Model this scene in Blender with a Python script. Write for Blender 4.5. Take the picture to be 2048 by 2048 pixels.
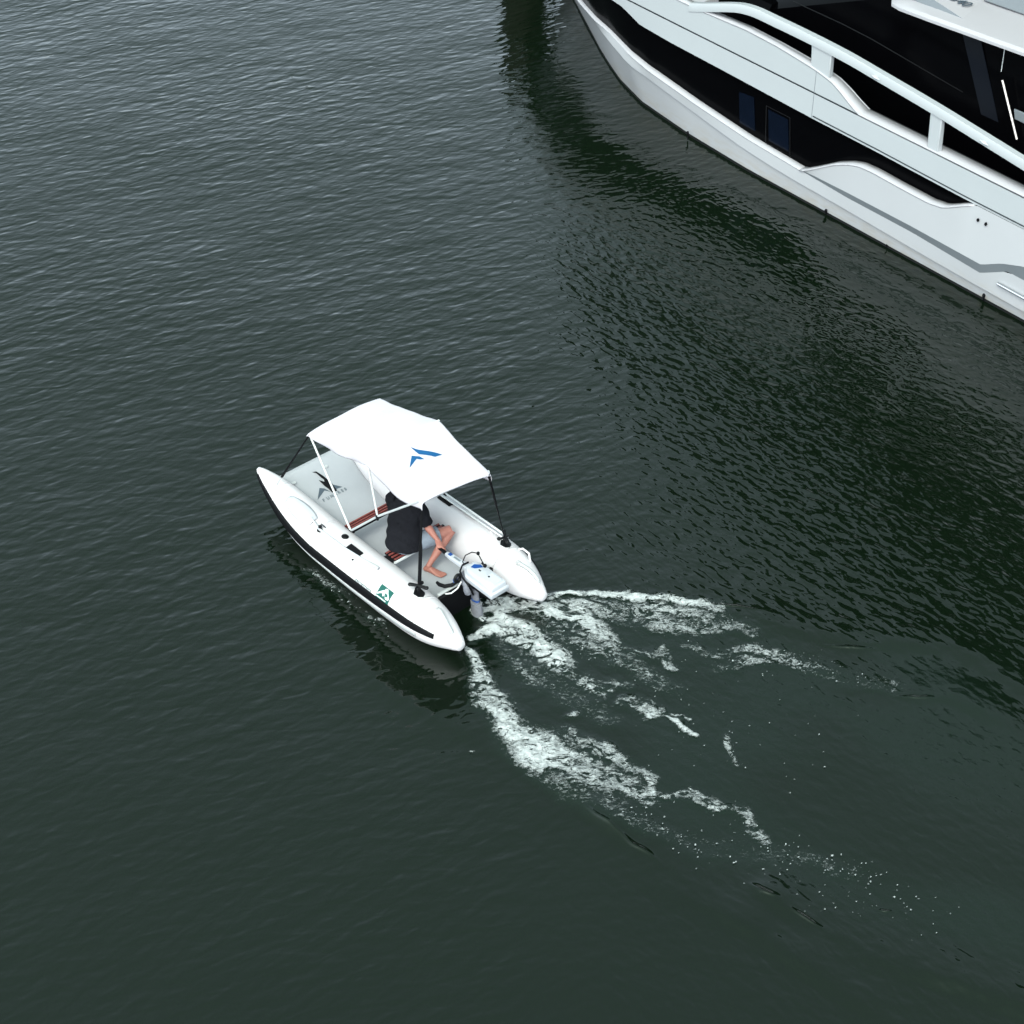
import bpy, bmesh, math, random
import numpy as np
from mathutils import Vector, Matrix, Euler

random.seed(7); rng = np.random.default_rng(11)
scene = bpy.context.scene
for o in list(bpy.data.objects): bpy.data.objects.remove(o)
C = scene.collection
R = math.radians

# ------------------------------------------------------------------ camera
PITCH = 39.0
cam_d = bpy.data.cameras.new('camera'); cam = bpy.data.objects.new('camera', cam_d); C.objects.link(cam)
cam.location = (0, 0, 13.6); cam.rotation_euler = (R(90 - PITCH), 0, 0)
cam_d.sensor_width = 36; cam_d.sensor_height = 36; cam_d.sensor_fit = 'HORIZONTAL'
cam_d.lens = 3800 / 2048 * 36; cam_d.clip_end = 2000
scene.camera = cam

# ------------------------------------------------------------------ world and sun
SUN_EL, SUN_AZ = R(50), R(200)          # soft sun behind cloud
world = bpy.data.worlds.new('World'); scene.world = world; world.use_nodes = True
wn = world.node_tree; wn.nodes.clear()
sky = wn.nodes.new('ShaderNodeTexSky'); sky.sky_type = 'NISHITA'; sky.sun_disc = False
sky.sun_elevation = SUN_EL; sky.sun_rotation = SUN_AZ; sky.dust_density = 3.0; sky.air_density = 1.0; sky.ozone_density = 1.5
hs = wn.nodes.new('ShaderNodeHueSaturation'); hs.inputs['Saturation'].default_value = 0.35
bgn = wn.nodes.new('ShaderNodeBackground'); bgn.inputs['Strength'].default_value = 0.15
wo = wn.nodes.new('ShaderNodeOutputWorld')
# overcast: cooler and brighter towards the horizon, greener-grey and dimmer overhead
wtc = wn.nodes.new('ShaderNodeTexCoord'); wsx = wn.nodes.new('ShaderNodeSeparateXYZ'); wmr = wn.nodes.new('ShaderNodeMapRange')
wmr.inputs['From Min'].default_value = 0.15; wmr.inputs['From Max'].default_value = 0.95
wmx = wn.nodes.new('ShaderNodeMix'); wmx.data_type = 'RGBA'; wmx.inputs[6].default_value = (1.12, 1.23, 1.27, 1); wmx.inputs[7].default_value = (.81, 1.02, .86, 1)
tint = wn.nodes.new('ShaderNodeVectorMath'); tint.operation = 'MULTIPLY'
wn.links.new(wtc.outputs['Generated'], wsx.inputs[0]); wn.links.new(wsx.outputs['Z'], wmr.inputs['Value']); wn.links.new(wmr.outputs[0], wmx.inputs[0]); wn.links.new(wmx.outputs[2], tint.inputs[1])
wn.links.new(sky.outputs[0], hs.inputs['Color']); wn.links.new(hs.outputs[0], tint.inputs[0]); wn.links.new(tint.outputs[0], bgn.inputs['Color']); wn.links.new(bgn.outputs[0], wo.inputs[0])
sd = bpy.data.lights.new('sun', 'SUN'); sd.energy = 0.6; sd.angle = R(25); sd.color = (1, 0.97, 0.93)
sun = bpy.data.objects.new('sun', sd); C.objects.link(sun)
# NISHITA: rotation measured from +Y clockwise
sdir = Vector((math.sin(SUN_AZ) * math.cos(SUN_EL), math.cos(SUN_AZ) * math.cos(SUN_EL), math.sin(SUN_EL)))
sun.rotation_euler = sdir.to_track_quat('Z', 'Y').to_euler()
scene.view_settings.view_transform = 'Standard'; scene.view_settings.look = 'None'
scene.view_settings.exposure = 1.6; scene.view_settings.gamma = 1

# ------------------------------------------------------------------ helpers
def nd(nt, t, **k):
    n = nt.nodes.new(t)
    for a, b in k.items():
        if a in n.inputs.keys(): n.inputs[a].default_value = b
        else: setattr(n, a, b)
    return n

def mat(name, col, rough=0.5, spec=0.5, var=0.04, vs=9.0, bump=0.0, bs=60.0, metal=0.0, coat=0.0, alpha=1.0, stain=None):
    m = bpy.data.materials.new(name); m.use_nodes = True; nt = m.node_tree
    p = nt.nodes['Principled BSDF']
    p.inputs['Roughness'].default_value = rough; p.inputs['Specular IOR Level'].default_value = spec
    p.inputs['Metallic'].default_value = metal; p.inputs['Coat Weight'].default_value = coat
    tc = nd(nt, 'ShaderNodeTexCoord')
    nz = nd(nt, 'ShaderNodeTexNoise', Scale=vs, Detail=4.0, Roughness=0.6); nt.links.new(tc.outputs['Object'], nz.inputs['Vector'])
    mr = nd(nt, 'ShaderNodeMapRange'); mr.inputs['From Min'].default_value = .3; mr.inputs['From Max'].default_value = .7
    mr.inputs['To Min'].default_value = 1 - var; mr.inputs['To Max'].default_value = 1 + var
    nt.links.new(nz.outputs['Fac'], mr.inputs['Value'])
    mx = nd(nt, 'ShaderNodeVectorMath', operation='SCALE'); mx.inputs[0].default_value = col
    nt.links.new(mr.outputs[0], mx.inputs['Scale'])
    out = mx.outputs[0]
    if stain:   # streaks of grime low on a hull (a real deposit, by height)
        sc, zlo, zhi = stain
        sx = nd(nt, 'ShaderNodeSeparateXYZ'); nt.links.new(tc.outputs['Object'], sx.inputs[0])
        h = nd(nt, 'ShaderNodeMapRange'); h.inputs['From Min'].default_value = zhi; h.inputs['From Max'].default_value = zlo
        nt.links.new(sx.outputs['Z'], h.inputs['Value'])
        mp = nd(nt, 'ShaderNodeMapping'); mp.inputs['Scale'].default_value = (2.2, 2.2, 9); nt.links.new(tc.outputs['Object'], mp.inputs[0])
        n2 = nd(nt, 'ShaderNodeTexNoise', Scale=1.6, Detail=6.0, Roughness=0.7); nt.links.new(mp.outputs[0], n2.inputs['Vector'])
        r2 = nd(nt, 'ShaderNodeMapRange'); r2.inputs['From Min'].default_value = .42; r2.inputs['From Max'].default_value = .72
        nt.links.new(n2.outputs['Fac'], r2.inputs['Value'])
        mm = nd(nt, 'ShaderNodeMath', operation='MULTIPLY'); nt.links.new(h.outputs[0], mm.inputs[0]); nt.links.new(r2.outputs[0], mm.inputs[1])
        mc = nd(nt, 'ShaderNodeMix', data_type='RGBA'); nt.links.new(mm.outputs[0], mc.inputs[0]); nt.links.new(out, mc.inputs[6]); mc.inputs[7].default_value = (*sc, 1)
        out = mc.outputs[2]
    nt.links.new(out, p.inputs['Base Color'])
    if bump:
        bn = nd(nt, 'ShaderNodeTexNoise', Scale=bs, Detail=3.0); nt.links.new(tc.outputs['Object'], bn.inputs['Vector'])
        b = nd(nt, 'ShaderNodeBump', Strength=bump, Distance=0.01); nt.links.new(bn.outputs['Fac'], b.inputs['Height']); nt.links.new(b.outputs[0], p.inputs['Normal'])
    return m

class MB:
    def __init__(s): s.v = []; s.f = []
    def add(s, vs, fs):
        b = len(s.v); s.v += [tuple(map(float, p)) for p in vs]; s.f += [tuple(i + b for i in f) for f in fs]; return s
    def box(s, c, size, rot=(0, 0, 0), taper=1.0):
        E = Euler([R(a) for a in rot]).to_matrix(); x, y, z = [a / 2 for a in size]; vs = []
        for sz in (-1, 1):
            t = taper if sz > 0 else 1
            for sx, sy in ((-1, -1), (1, -1), (1, 1), (-1, 1)): vs.append(E @ Vector((sx * x * t, sy * y * t, sz * z)) + Vector(c))
        return s.add(vs, [(3, 2, 1, 0), (4, 5, 6, 7), (0, 1, 5, 4), (1, 2, 6, 5), (2, 3, 7, 6), (3, 0, 4, 7)])
    def rings(s, rings, close=True, caps=True):
        n = len(rings[0]); vs = [p for r in rings for p in r]; fs = []
        for i in range(len(rings) - 1):
            for j in range(n if close else n - 1):
                k = (j + 1) % n; fs.append((i * n + j, i * n + k, (i + 1) * n + k, (i + 1) * n + j))
        if caps and close: fs.append(tuple(reversed(range(n)))); fs.append(tuple((len(rings) - 1) * n + j for j in range(n)))
        return s.add(vs, fs)
    def tube(s, pts, r, seg=10, flat=1.0, up=(0, 0, 1)):
        pts = [Vector(p) for p in pts]; n = len(pts); rr = r if isinstance(r, (list, tuple)) else [r] * n
        rings = []; prev = None
        for i, p in enumerate(pts):
            d = (pts[min(i + 1, n - 1)] - pts[max(i - 1, 0)]).normalized()
            if prev is None:
                a = Vector(up) - d * d.dot(Vector(up))
                if a.length < 1e-3: a = Vector((1, 0, 0)) - d * d.x
            else: a = prev - d * d.dot(prev)
            a.normalize(); prev = a; b = d.cross(a)
            rings.append([p + (a * math.cos(t) * flat + b * math.sin(t)) * rr[i] for t in [2 * math.pi * k / seg for k in range(seg)]])
        return s.rings(rings)
    def ball(s, c, r, seg=14, rg=8, sq=(1, 1, 1)):
        rs = []
        for i in range(rg + 1):
            t = math.pi * (0.02 + 0.96 * i / rg); rs.append([(c[0] + r * sq[0] * math.sin(t) * math.cos(a), c[1] + r * sq[1] * math.sin(t) * math.sin(a), c[2] - r * sq[2] * math.cos(t)) for a in [2 * math.pi * k / seg for k in range(seg)]])
        return s.rings(rs)
    def poly(s, pts, th, nrm):   # extruded polygon
        nrm = Vector(nrm).normalized() * th; n = len(pts)
        a = [Vector(p) for p in pts]; b = [p + nrm for p in a]
        return s.add(a + b, [tuple(reversed(range(n))), tuple(range(n, 2 * n))] + [(i, (i + 1) % n, n + (i + 1) % n, n + i) for i in range(n)])
    def strip(s, A, B):          # quads between two polylines
        n = len(A); return s.add(list(A) + list(B), [(i, i + 1, n + i + 1, n + i) for i in range(n - 1)])
    def build(s, name, m, parent=None, label=None, smooth=35, bevel=0, solid=0, soff=-1, tri=False):
        me = bpy.data.meshes.new(name); me.from_pydata(s.v, [], s.f); me.validate()
        bm = bmesh.new(); bm.from_mesh(me)
        if tri: bmesh.ops.triangulate(bm, faces=bm.faces)
        bmesh.ops.recalc_face_normals(bm, faces=bm.faces); bm.to_mesh(me); bm.free()
        if smooth: me.shade_smooth(); me.set_sharp_from_angle(angle=R(smooth))
        me.materials.append(m); o = bpy.data.objects.new(name, me); C.objects.link(o)
        if parent: o.parent = parent
        if label: o['label'] = label
        if solid:
            q = o.modifiers.new('s', 'SOLIDIFY'); q.thickness = solid; q.offset = soff
        if bevel:
            q = o.modifiers.new('b', 'BEVEL'); q.width = bevel; q.segments = 2; q.limit_method = 'ANGLE'; q.angle_limit = R(40)
        return o

def empty(name, loc, rz, label, cat, group=None):
    o = bpy.data.objects.new(name, None); C.objects.link(o); o.location = loc; o.rotation_euler = (0, 0, rz)
    o['label'] = label; o['category'] = cat; o.empty_display_size = .2
    if group: o['group'] = group
    return o

def interp(tab, x, k):           # tab rows: x, a, b, c ...
    t = np.array(sorted(tab)); return float(np.interp(x, t[:, 0], t[:, k]))
def smooth_interp(tab, xs, k):
    t = np.array(sorted(tab)); X = t[:, 0]; Y = t[:, k]; m = np.gradient(Y, X)
    out = []
    for x in np.atleast_1d(xs):
        i = int(np.clip(np.searchsorted(X, x) - 1, 0, len(X) - 2)); h = X[i + 1] - X[i]; u = np.clip((x - X[i]) / h, 0, 1)
        out.append((2 * u**3 - 3 * u**2 + 1) * Y[i] + (u**3 - 2 * u**2 + u) * h * m[i] + (-2 * u**3 + 3 * u**2) * Y[i + 1] + (u**3 - u**2) * h * m[i + 1])
    return np.array(out)

def text_mesh(txt, size, fn, name, m, parent, label=None, shear=0.0, extrude=0.002, bold=0.0):
    """letters as real extruded geometry, each vertex placed by fn(u, v, w)"""
    cu = bpy.data.curves.new('letters', 'FONT'); cu.body = txt; cu.size = size; cu.shear = shear; cu.extrude = extrude; cu.offset = bold
    t = bpy.data.objects.new('tmp', cu); C.objects.link(t); bpy.context.view_layer.update()
    me = bpy.data.meshes.new_from_object(t.evaluated_get(bpy.context.evaluated_depsgraph_get()))
    bpy.data.objects.remove(t)
    for v in me.vertices: v.co = fn(v.co.x, v.co.y, v.co.z)
    me.materials.clear(); me.materials.append(m); o = bpy.data.objects.new(name, me); C.objects.link(o); o.parent = parent
    if label: o['label'] = label
    return o

# ------------------------------------------------------------------ materials
M = {}
M['pvc'] = mat('white_pvc', (.535, .50, .52), .42, .45, .012, 3, .12, 14)
M['pvc_grey'] = mat('grey_pvc', (.36, .36, .37), .5, .4, .03, 12)
M['floor'] = mat('deck_mat_grey', (.30, .302, .325), .55, .35, .03, 4, .35, 160)
M['black'] = mat('black_rubber', (.003, .003, .004), .6, .12, .1, 20)
M['blackplastic'] = mat('black_plastic', (.004, .004, .005), .45, .2, .1, 20)
M['canvas'] = mat('white_canvas', (.485, .45, .50), .75, .25, .01, 5, .25, 22)
M['alu'] = mat('white_pole', (.55, .55, .56), .35, .5, .02)
M['greyalu'] = mat('grey_pole', (.42, .43, .45), .35, .5, .05)
M['wood'] = mat('red_brown_slat', (.16, .035, .03), .5, .4, .3, 30)
M['blue'] = mat('blue_print', (.0, .065, .185), .5, .35, .03)
M['badge'] = mat('blue_badge', (.0, .04, .20), .4, .4, .03)
M['green'] = mat('green_decal', (.0, .065, .053), .4, .4, .03)
M['whitep'] = mat('white_print', (.55, .56, .56), .45, .4, .01)
M['greytxt'] = mat('grey_print', (.05, .065, .085), .5, .4, .1)
M['palegrey'] = mat('pale_grey_print', (.13, .15, .17), .5, .4, .1)
M['motor'] = mat('motor_shell', (.40, .405, .44), .35, .5, .02, 10)
M['motorgrey'] = mat('motor_grey', (.13, .13, .155), .5, .4, .25, 40)
M['skin'] = mat('skin', (.29, .115, .090), .55, .35, .12, 18, .2, 60)
M['shirt'] = mat('black_cotton', (.0075, .0075, .010), .95, .08, .2, 25, .5, 18)
M['shorts'] = mat('grey_blue_cotton', (.16, .18, .22), .85, .2, .12, 25, .4, 25)
M['hair'] = mat('hair', (.04, .03, .025), .7, .3, .2, 50)
M['gel'] = mat('yacht_gelcoat', (.325, .335, .357), .28, .5, .015, 1.5, 0, 10, coat=.3)
M['hull'] = mat('yacht_hull_gelcoat', (.345, .342, .365), .28, .5, .015, 1.5, 0, 10, coat=.3, stain=((.30, .25, .19), -.05, .36))
M['cap'] = mat('yacht_white_cap', (.33, .315, .34), .35, .5, .015, 2)
M['groove'] = mat('seam_rubber', (.03, .035, .04), .5, .4, .1)
M['glass'] = mat('black_glass', (.0008, .0008, .0011), .2, .03, .1)
M['bluepane'] = mat('blue_curtained_pane', (.0015, .003, .0075), .2, .1, .15, 6)
M['teak'] = mat('dark_deck_and_shadow', (.006, .006, .006), .8, .1, .2)  # dark teak, with the black shadows painted into its colour
M['antifoul'] = mat('black_antifoul', (.006, .006, .007), .6, .3, .2)
M['steel'] = mat('stainless', (.55, .55, .57), .2, .5, .05, metal=1.0)
M['greystripe'] = mat('grey_paint_and_shade', (.12, .13, .145), .3, .5, .02)  # grey parts; on the undercut it paints in the shade
M['wet'] = mat('weathered_pile', (.02, .017, .014), .8, .2, .4, 8, .6, 20)
# measured wake geometry, metres: (x, y, half width, density) along each streak; ridge lines with heights
FOAM = [[(-0.511,14.506,0.031,0.9),(-0.414,14.317,0.073,1),(-0.339,14.116,0.093,1),(-0.265,13.875,0.122,1),(-0.162,13.681,0.141,1),(-0.08,13.483,0.13,1),(0.01,13.288,0.159,1.05),(0.128,13.137,0.207,1.05),(0.3,13.069,0.227,0.95),(0.47,12.921,0.215,0.85),(0.639,12.834,0.205,0.76),(0.831,12.735,0.204,0.7),(1.019,12.604,0.174,0.64),(1.206,12.474,0.144,0.64),(1.368,12.378,0.115,0.62)],[(0.477,13.274,0.079,0.55),(0.672,13.137,0.089,0.6),(0.865,13.015,0.088,0.65),(1.031,12.868,0.078,0.72),(1.196,12.768,0.078,0.75),(1.349,12.637,0.073,0.78),(1.406,12.378,0.067,0.75)],[(1.515,12.423,0.048,0.75),(1.71,12.474,0.058,0.7),(1.802,12.423,0.058,0.75),(1.93,12.346,0.062,0.9),(2.028,12.27,0.043,0.6),(2.195,12.219,0.062,0.72),(2.246,12.063,0.076,0.66),(2.328,11.939,0.075,0.7),(2.412,11.847,0.047,0.5)],[(0.224,12.768,0.068,0.4),(0.511,12.572,0.096,0.42),(0.841,12.346,0.115,0.4),(1.21,12.094,0.113,0.36),(1.664,11.847,0.122,0.34),(2.214,11.725,0.121,0.35),(2.671,11.665,0.102,0.4),(3.111,11.486,0.092,0.3)],[(-0.452,14.682,0.042,1),(-0.311,14.767,0.074,1.1),(-0.127,14.829,0.116,1.15),(0.084,14.752,0.126,1.15),(0.267,14.597,0.147,1.1),(0.421,14.392,0.156,1.05),(0.506,14.242,0.124,0.95)],[(-0.128,15.01,0.085,0.9),(-0.021,15.145,0.128,1.0),(0.193,15.169,0.129,1.0),(0.406,15.113,0.128,0.9),(0.618,15.034,0.117,0.8),(0.773,14.892,0.138,0.75),(0.927,14.736,0.137,0.7),(1.078,14.567,0.105,0.55)],[(-0.317,15.25,0.043,0.7),(-0.182,15.226,0.054,0.8),(-0.075,15.194,0.054,0.8)],[(-0.261,15.066,0.032,0.7),(-0.101,15.034,0.032,0.7)],[(-0.417,15.113,0.037,1.0),(-0.352,15.066,0.048,1.15),(-0.208,15.113,0.053,1.0),(-0.075,15.09,0.075,1.0)],[(-0.34,14.986,0.032,1),(-0.207,14.923,0.042,1),(-0.101,14.931,0.053,1)],[(0.495,14.205,0.072,0.6),(0.646,14.072,0.062,0.55),(0.799,14.02,0.102,0.85),(0.923,13.926,0.102,0.9),(1.014,14.02,0.072,0.7),(0.969,13.803,0.061,0.6)],[(1.03,14.042,0.046,0.6),(1.182,13.999,0.046,0.66)],[(1.142,13.695,0.04,0.66),(1.207,13.781,0.071,0.8),(1.294,13.709,0.081,0.8),(1.362,13.567,0.06,0.85),(1.512,13.553,0.04,0.6)],[(1.585,13.511,0.04,0.8),(1.685,13.357,0.045,0.8),(1.768,13.274,0.05,0.82)],[(1.612,13.539,0.025,0.7),(1.774,13.497,0.03,0.7)],[(2.144,13.309,0.045,0.6),(2.163,13.137,0.044,0.7),(2.184,12.935,0.039,0.55)],[(1.221,14.506,0.042,0.5),(1.435,14.415,0.042,0.55),(1.595,14.468,0.063,0.6),(1.689,14.317,0.062,0.65),(1.735,14.242,0.041,0.6)],[(0.481,13.483,0.025,0.5),(0.622,13.504,0.045,0.7)],[(-0.073,14.506,0.136,0.46),(0.237,14.205,0.175,0.45),(0.59,13.839,0.173,0.4),(0.982,13.483,0.15,0.36)],[(0.297,14.931,0.159,0.52),(0.764,14.582,0.178,0.46),(1.221,14.279,0.155,0.42),(1.708,13.839,0.152,0.35)],[(0.835,15.169,0.129,0.6),(1.414,14.971,0.149,0.55),(1.986,14.814,0.148,0.5)],[(0.366,15.306,0.038,1.05),(0.571,15.347,0.049,1.1),(0.841,15.347,0.049,1.1),(1.164,15.347,0.054,1.1),(1.487,15.339,0.059,1.05),(1.756,15.323,0.07,0.95),(2.02,15.258,0.075,0.85),(2.227,15.161,0.086,0.66)],[(0.407,15.169,0.075,0.66),(0.782,15.169,0.086,0.6),(1.158,15.194,0.096,0.62),(1.53,15.145,0.118,0.62),(1.9,15.09,0.128,0.6),(2.264,14.971,0.106,0.55)],[(1.305,14.931,0.096,0.45),(1.621,14.892,0.095,0.45),(1.958,14.798,0.084,0.6),(2.336,14.892,0.074,0.62),(2.507,14.736,0.084,0.5)],[(1.806,14.506,0.052,0.5),(2.165,14.43,0.073,0.5),(2.589,14.506,0.084,0.54),(2.789,14.43,0.094,0.54),(2.979,14.279,0.124,0.42),(3.368,14.094,0.134,0.42),(3.859,13.947,0.133,0.35)],[(2.094,14.205,0.072,0.45),(2.462,14.279,0.083,0.55),(2.777,14.317,0.073,0.55)],[(-2.272,15.826,0.038,0.45),(-2.095,15.659,0.044,0.54),(-1.932,15.519,0.043,0.52),(-1.743,15.29,0.038,0.35)],[(-1.543,15.09,0.027,0.45),(-1.374,14.931,0.027,0.45)],[(-0.394,13.049,0.02,0.8),(-0.359,13.042,0.02,0.8)]]
CREASE = [([(0.32, 12.8), (0.7, 12.41), (1.02, 12.03), (1.33, 11.68)], 0.045), ([(2.16, 11.38), (2.43, 11.19), (2.76, 10.88)], 0.04), ([(2.99, 10.63), (3.82, 10.31), (4.38, 10.05), (4.98, 9.69)], 0.034), ([(2.02, 15.29), (2.84, 14.89), (3.54, 14.62), (4.59, 14.58), (5.23, 13.95), (5.87, 13.41)], 0.028), ([(3.85, 13.87), (4.45, 13.84), (5.1, 13.34)], 0.03), ([(1.27, 11.43), (2.13, 10.91), (2.93, 10.15), (3.3, 9.79)], 0.03), ([(-2.69, 16.21), (-2.05, 15.05), (-1.35, 13.98), (-0.62, 13.41), (0.32, 12.8)], 0.02)]
SEGS = [((0.67, 12.35), (0.99, 12.02), 0.0186, 0.83), ((0.97, 12.04), (1.36, 11.65), 0.0211, 0.94), ((2.17, 11.38), (2.43, 11.19), 0.0248, 1.04), ((2.49, 11.1), (2.78, 10.87), 0.0198, 0.94), ((3.3, 11.09), (3.44, 11.07), 0.0124, 0.57), ((2.02, 15.25), (2.7, 15.11), 0.0174, 0.68), ((3.22, 14.58), (3.84, 14.51), 0.0186, 0.62), ((3.89, 13.8), (4.34, 13.77), 0.0186, 0.62)]

WAVE = 0.0165
# ------------------------------------------------------------------ water
def crease_h(X, Y):
    H = np.zeros_like(X)
    for pts, a in CREASE:
        best = np.full_like(X, 9.0); al = np.zeros_like(X); L = 0
        tot = sum(math.dist(pts[i], pts[i + 1]) for i in range(len(pts) - 1))
        for (x0, y0), (x1, y1) in zip(pts[:-1], pts[1:]):
            dx, dy = x1 - x0, y1 - y0; l = math.hypot(dx, dy)
            t = np.clip(((X - x0) * dx + (Y - y0) * dy) / l**2, 0, 1)
            d = np.hypot(X - x0 - t * dx, Y - y0 - t * dy); side = np.sign((X - x0) * dy - (Y - y0) * dx)
            m = d < np.abs(best); best = np.where(m, d * side, best); al = np.where(m, (L + t * l) / tot, al); L += l
        fade = np.clip(np.sin(np.pi * np.clip(al, .03, .97)), 0, 1) ** .7
        w = np.where(best > 0, .10, .34)
        H += .85 * a * fade * np.exp(-(best / w) ** 2) * (1 + .25 * np.sin(al * tot * 9))
    return H
def vnoise(X, Y, s, seed):
    r = np.random.default_rng(seed); G = r.random((64, 64)); x = X * s + 300.3; y = Y * s + 300.7
    xi = np.floor(x).astype(int); yi = np.floor(y).astype(int); u = x - xi; v = y - yi
    u = u * u * (3 - 2 * u); v = v * v * (3 - 2 * v); g = lambda a, b: G[a % 64, b % 64]
    return (g(xi, yi) * (1 - u) + g(xi + 1, yi) * u) * (1 - v) + (g(xi, yi + 1) * (1 - u) + g(xi + 1, yi + 1) * u) * v
def foam_density(X, Y):
    X0, Y0 = X, Y
    X = X + .13 * (vnoise(X0, Y0, 3.3, 51) - .5) + .07 * (vnoise(X0, Y0, 8, 52) - .5); Y = Y + .13 * (vnoise(X0, Y0, 3.6, 53) - .5) + .07 * (vnoise(X0, Y0, 8.5, 54) - .5)
    D = np.zeros_like(X)
    for st in FOAM:
        for (x0, y0, w0, d0), (x1, y1, w1, d1) in zip(st[:-1], st[1:]):
            dx, dy = x1 - x0, y1 - y0; l2 = dx * dx + dy * dy + 1e-9
            t = np.clip(((X - x0) * dx + (Y - y0) * dy) / l2, 0, 1)
            d = np.hypot(X - x0 - t * dx, Y - y0 - t * dy); w = w0 + (w1 - w0) * t
            D = np.maximum(D, (d0 + (d1 - d0) * t) * np.clip(1.45 - .85 * d / w, 0, 1))
    D = D * (.72 + .55 * vnoise(X0 + .6 * Y0, Y0, 3.0, 55))
    return np.clip(D, 0, 1.15)
def water_h(X, Y):
    H = crease_h(X, Y)
    # churned water in the wake and a bulge along the hulls
    D = foam_density(X, Y)
    H += .03 * np.clip(D, 0, 1) * (vnoise(X, Y, 6, 3) + .6 * vnoise(X, Y, 14, 5) - .6)
    H += .016 * (vnoise(X + .5 * Y, Y, .55, 8) - .5) + .010 * (vnoise(X, Y + .4 * X, 1.2, 9) - .5)
    return H
x0, x1, y0, y1, st = -12.0, 14.0, 7.0, 36.0, .048
xs = np.arange(x0, x1 + st / 2, st); ys = np.arange(y0, y1 + st / 2, st)
X, Y = np.meshgrid(xs, ys); H = water_h(X, Y)
edge = np.minimum(np.minimum(X - x0, x1 - X), np.minimum(Y - y0, y1 - Y)); H *= np.clip(edge / 1.5, 0, 1)
nx, ny = len(xs), len(ys)
co = np.stack([X, Y, H], -1).reshape(-1, 3)
idx = np.arange(nx * ny).reshape(ny, nx)
quads = np.stack([idx[:-1, :-1], idx[:-1, 1:], idx[1:, 1:], idx[1:, :-1]], -1).reshape(-1, 4)
# skirt to the horizon
far = [(-900, -900, 0), (900, -900, 0), (900, 1400, 0), (-900, 1400, 0)]
cc = [idx[0, 0], idx[0, -1], idx[-1, -1], idx[-1, 0]]
me = bpy.data.meshes.new('water')
fl = quads.tolist(); B = nx * ny
bottom = idx[0, :].tolist(); right = idx[:, -1].tolist(); top = idx[-1, ::-1].tolist(); left = idx[::-1, 0].tolist()
for k, e in enumerate((bottom, right, top, left)):
    fl.append(tuple(reversed(e)) [::-1][::-1] + (B + k, B + (k + 1) % 4))
me.from_pydata(co.tolist() + far, [], fl)
bm = bmesh.new(); bm.from_mesh(me); bmesh.ops.recalc_face_normals(bm, faces=bm.faces)
up_ = sum(f.normal.z for f in list(bm.faces)[:50])
if up_ < 0: bmesh.ops.reverse_faces(bm, faces=bm.faces)
bm.to_mesh(me); bm.free(); me.shade_smooth()
# how strong the wind ripple is, and how far its crests have turned in the lee of the yacht
sm = lambda v, a, b: (lambda t: t * t * (3 - 2 * t))(np.clip((v - a) / (b - a), 0, 1))
Dw = foam_density(X, Y)
wakeline = np.clip(sm(X + .35 * (Y - 14), -.6, .6) * sm(15.2 + 0 * X - .12 * X - Y, -.2, .5) * sm(Y - (12.9 - .62 * X), -.25, .5), 0, 1)
rip = (1 - .38 * wakeline) * (.8 + .45 * vnoise(X, Y, .35, 21)) * (1 - .36 * sm(17.5 - Y, 0, 5.5))
calm = sm(X, 2.6, 5.0) * sm(Y, 16, 18.5) * .6 * vnoise(X, Y, .8, 4)
rip = np.clip(rip * (1 - calm), .1, 1.3)
turn = sm(X + 2.6 * (vnoise(X, Y, .45, 30) - .5) + 1.2 * (vnoise(X, Y, 1.3, 31) - .5), -1.2, 3.4) * (1 - sm(Y, 22.0, 25.5))
for nm, A in (('ripple', rip), ('turn', turn), ('foamy', np.clip(np.maximum(Dw, .30 * wakeline * np.clip(2.2 * vnoise(X + .5 * Y, Y, 1.3, 61) - .6, 0, 1)), 0, 1))):
    at = me.attributes.new(nm, 'FLOAT', 'POINT'); at.data.foreach_set('value', np.concatenate([A.reshape(-1), [0.9 if nm == 'ripple' else 0] * 4]).astype(np.float32))

wm = bpy.data.materials.new('harbour_water'); wm.use_nodes = True; nt = wm.node_tree
p = nt.nodes['Principled BSDF']; p.inputs['Roughness'].default_value = .06; p.inputs['IOR'].default_value = 1.375
L = nt.links.new
tc = nd(nt, 'ShaderNodeTexCoord')
nb = nd(nt, 'ShaderNodeTexNoise', Scale=.35, Detail=3.0); L(tc.outputs['Object'], nb.inputs['Vector'])
cr = nd(nt, 'ShaderNodeMix', data_type='RGBA'); cr.inputs[6].default_value = (.0019, .0044, .0020, 1); cr.inputs[7].default_value = (.0024, .0054, .0026, 1)
L(nb.outputs['Fac'], cr.inputs[0])
fa = nd(nt, 'ShaderNodeAttribute', attribute_name='foamy')
cf = nd(nt, 'ShaderNodeMix', data_type='RGBA'); cf.inputs[7].default_value = (.012, .024, .02, 1)
fm = nd(nt, 'ShaderNodeMath', operation='MULTIPLY'); fm.inputs[1].default_value = .4; L(fa.outputs['Fac'], fm.inputs[0])
L(fm.outputs[0], cf.inputs[0]); L(cr.outputs[2], cf.inputs[6]); L(cf.outputs[2], p.inputs['Base Color'])
def ripples(ang, sa, sb, scale, det, dist=.6, rough=.55):
    # crests run along direction ang; rotate first, then squash
    r1 = nd(nt, 'ShaderNodeMapping'); r1.inputs['Rotation'].default_value = (0, 0, -R(ang)); L(tc.outputs['Object'], r1.inputs[0])
    r2 = nd(nt, 'ShaderNodeMapping'); r2.inputs['Scale'].default_value = (sa, sb, 1); L(r1.outputs[0], r2.inputs[0])
    n = nd(nt, 'ShaderNodeTexNoise', Scale=scale, Detail=det, Roughness=rough, Distortion=dist); L(r2.outputs[0], n.inputs['Vector'])
    return n.outputs['Fac']
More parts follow.
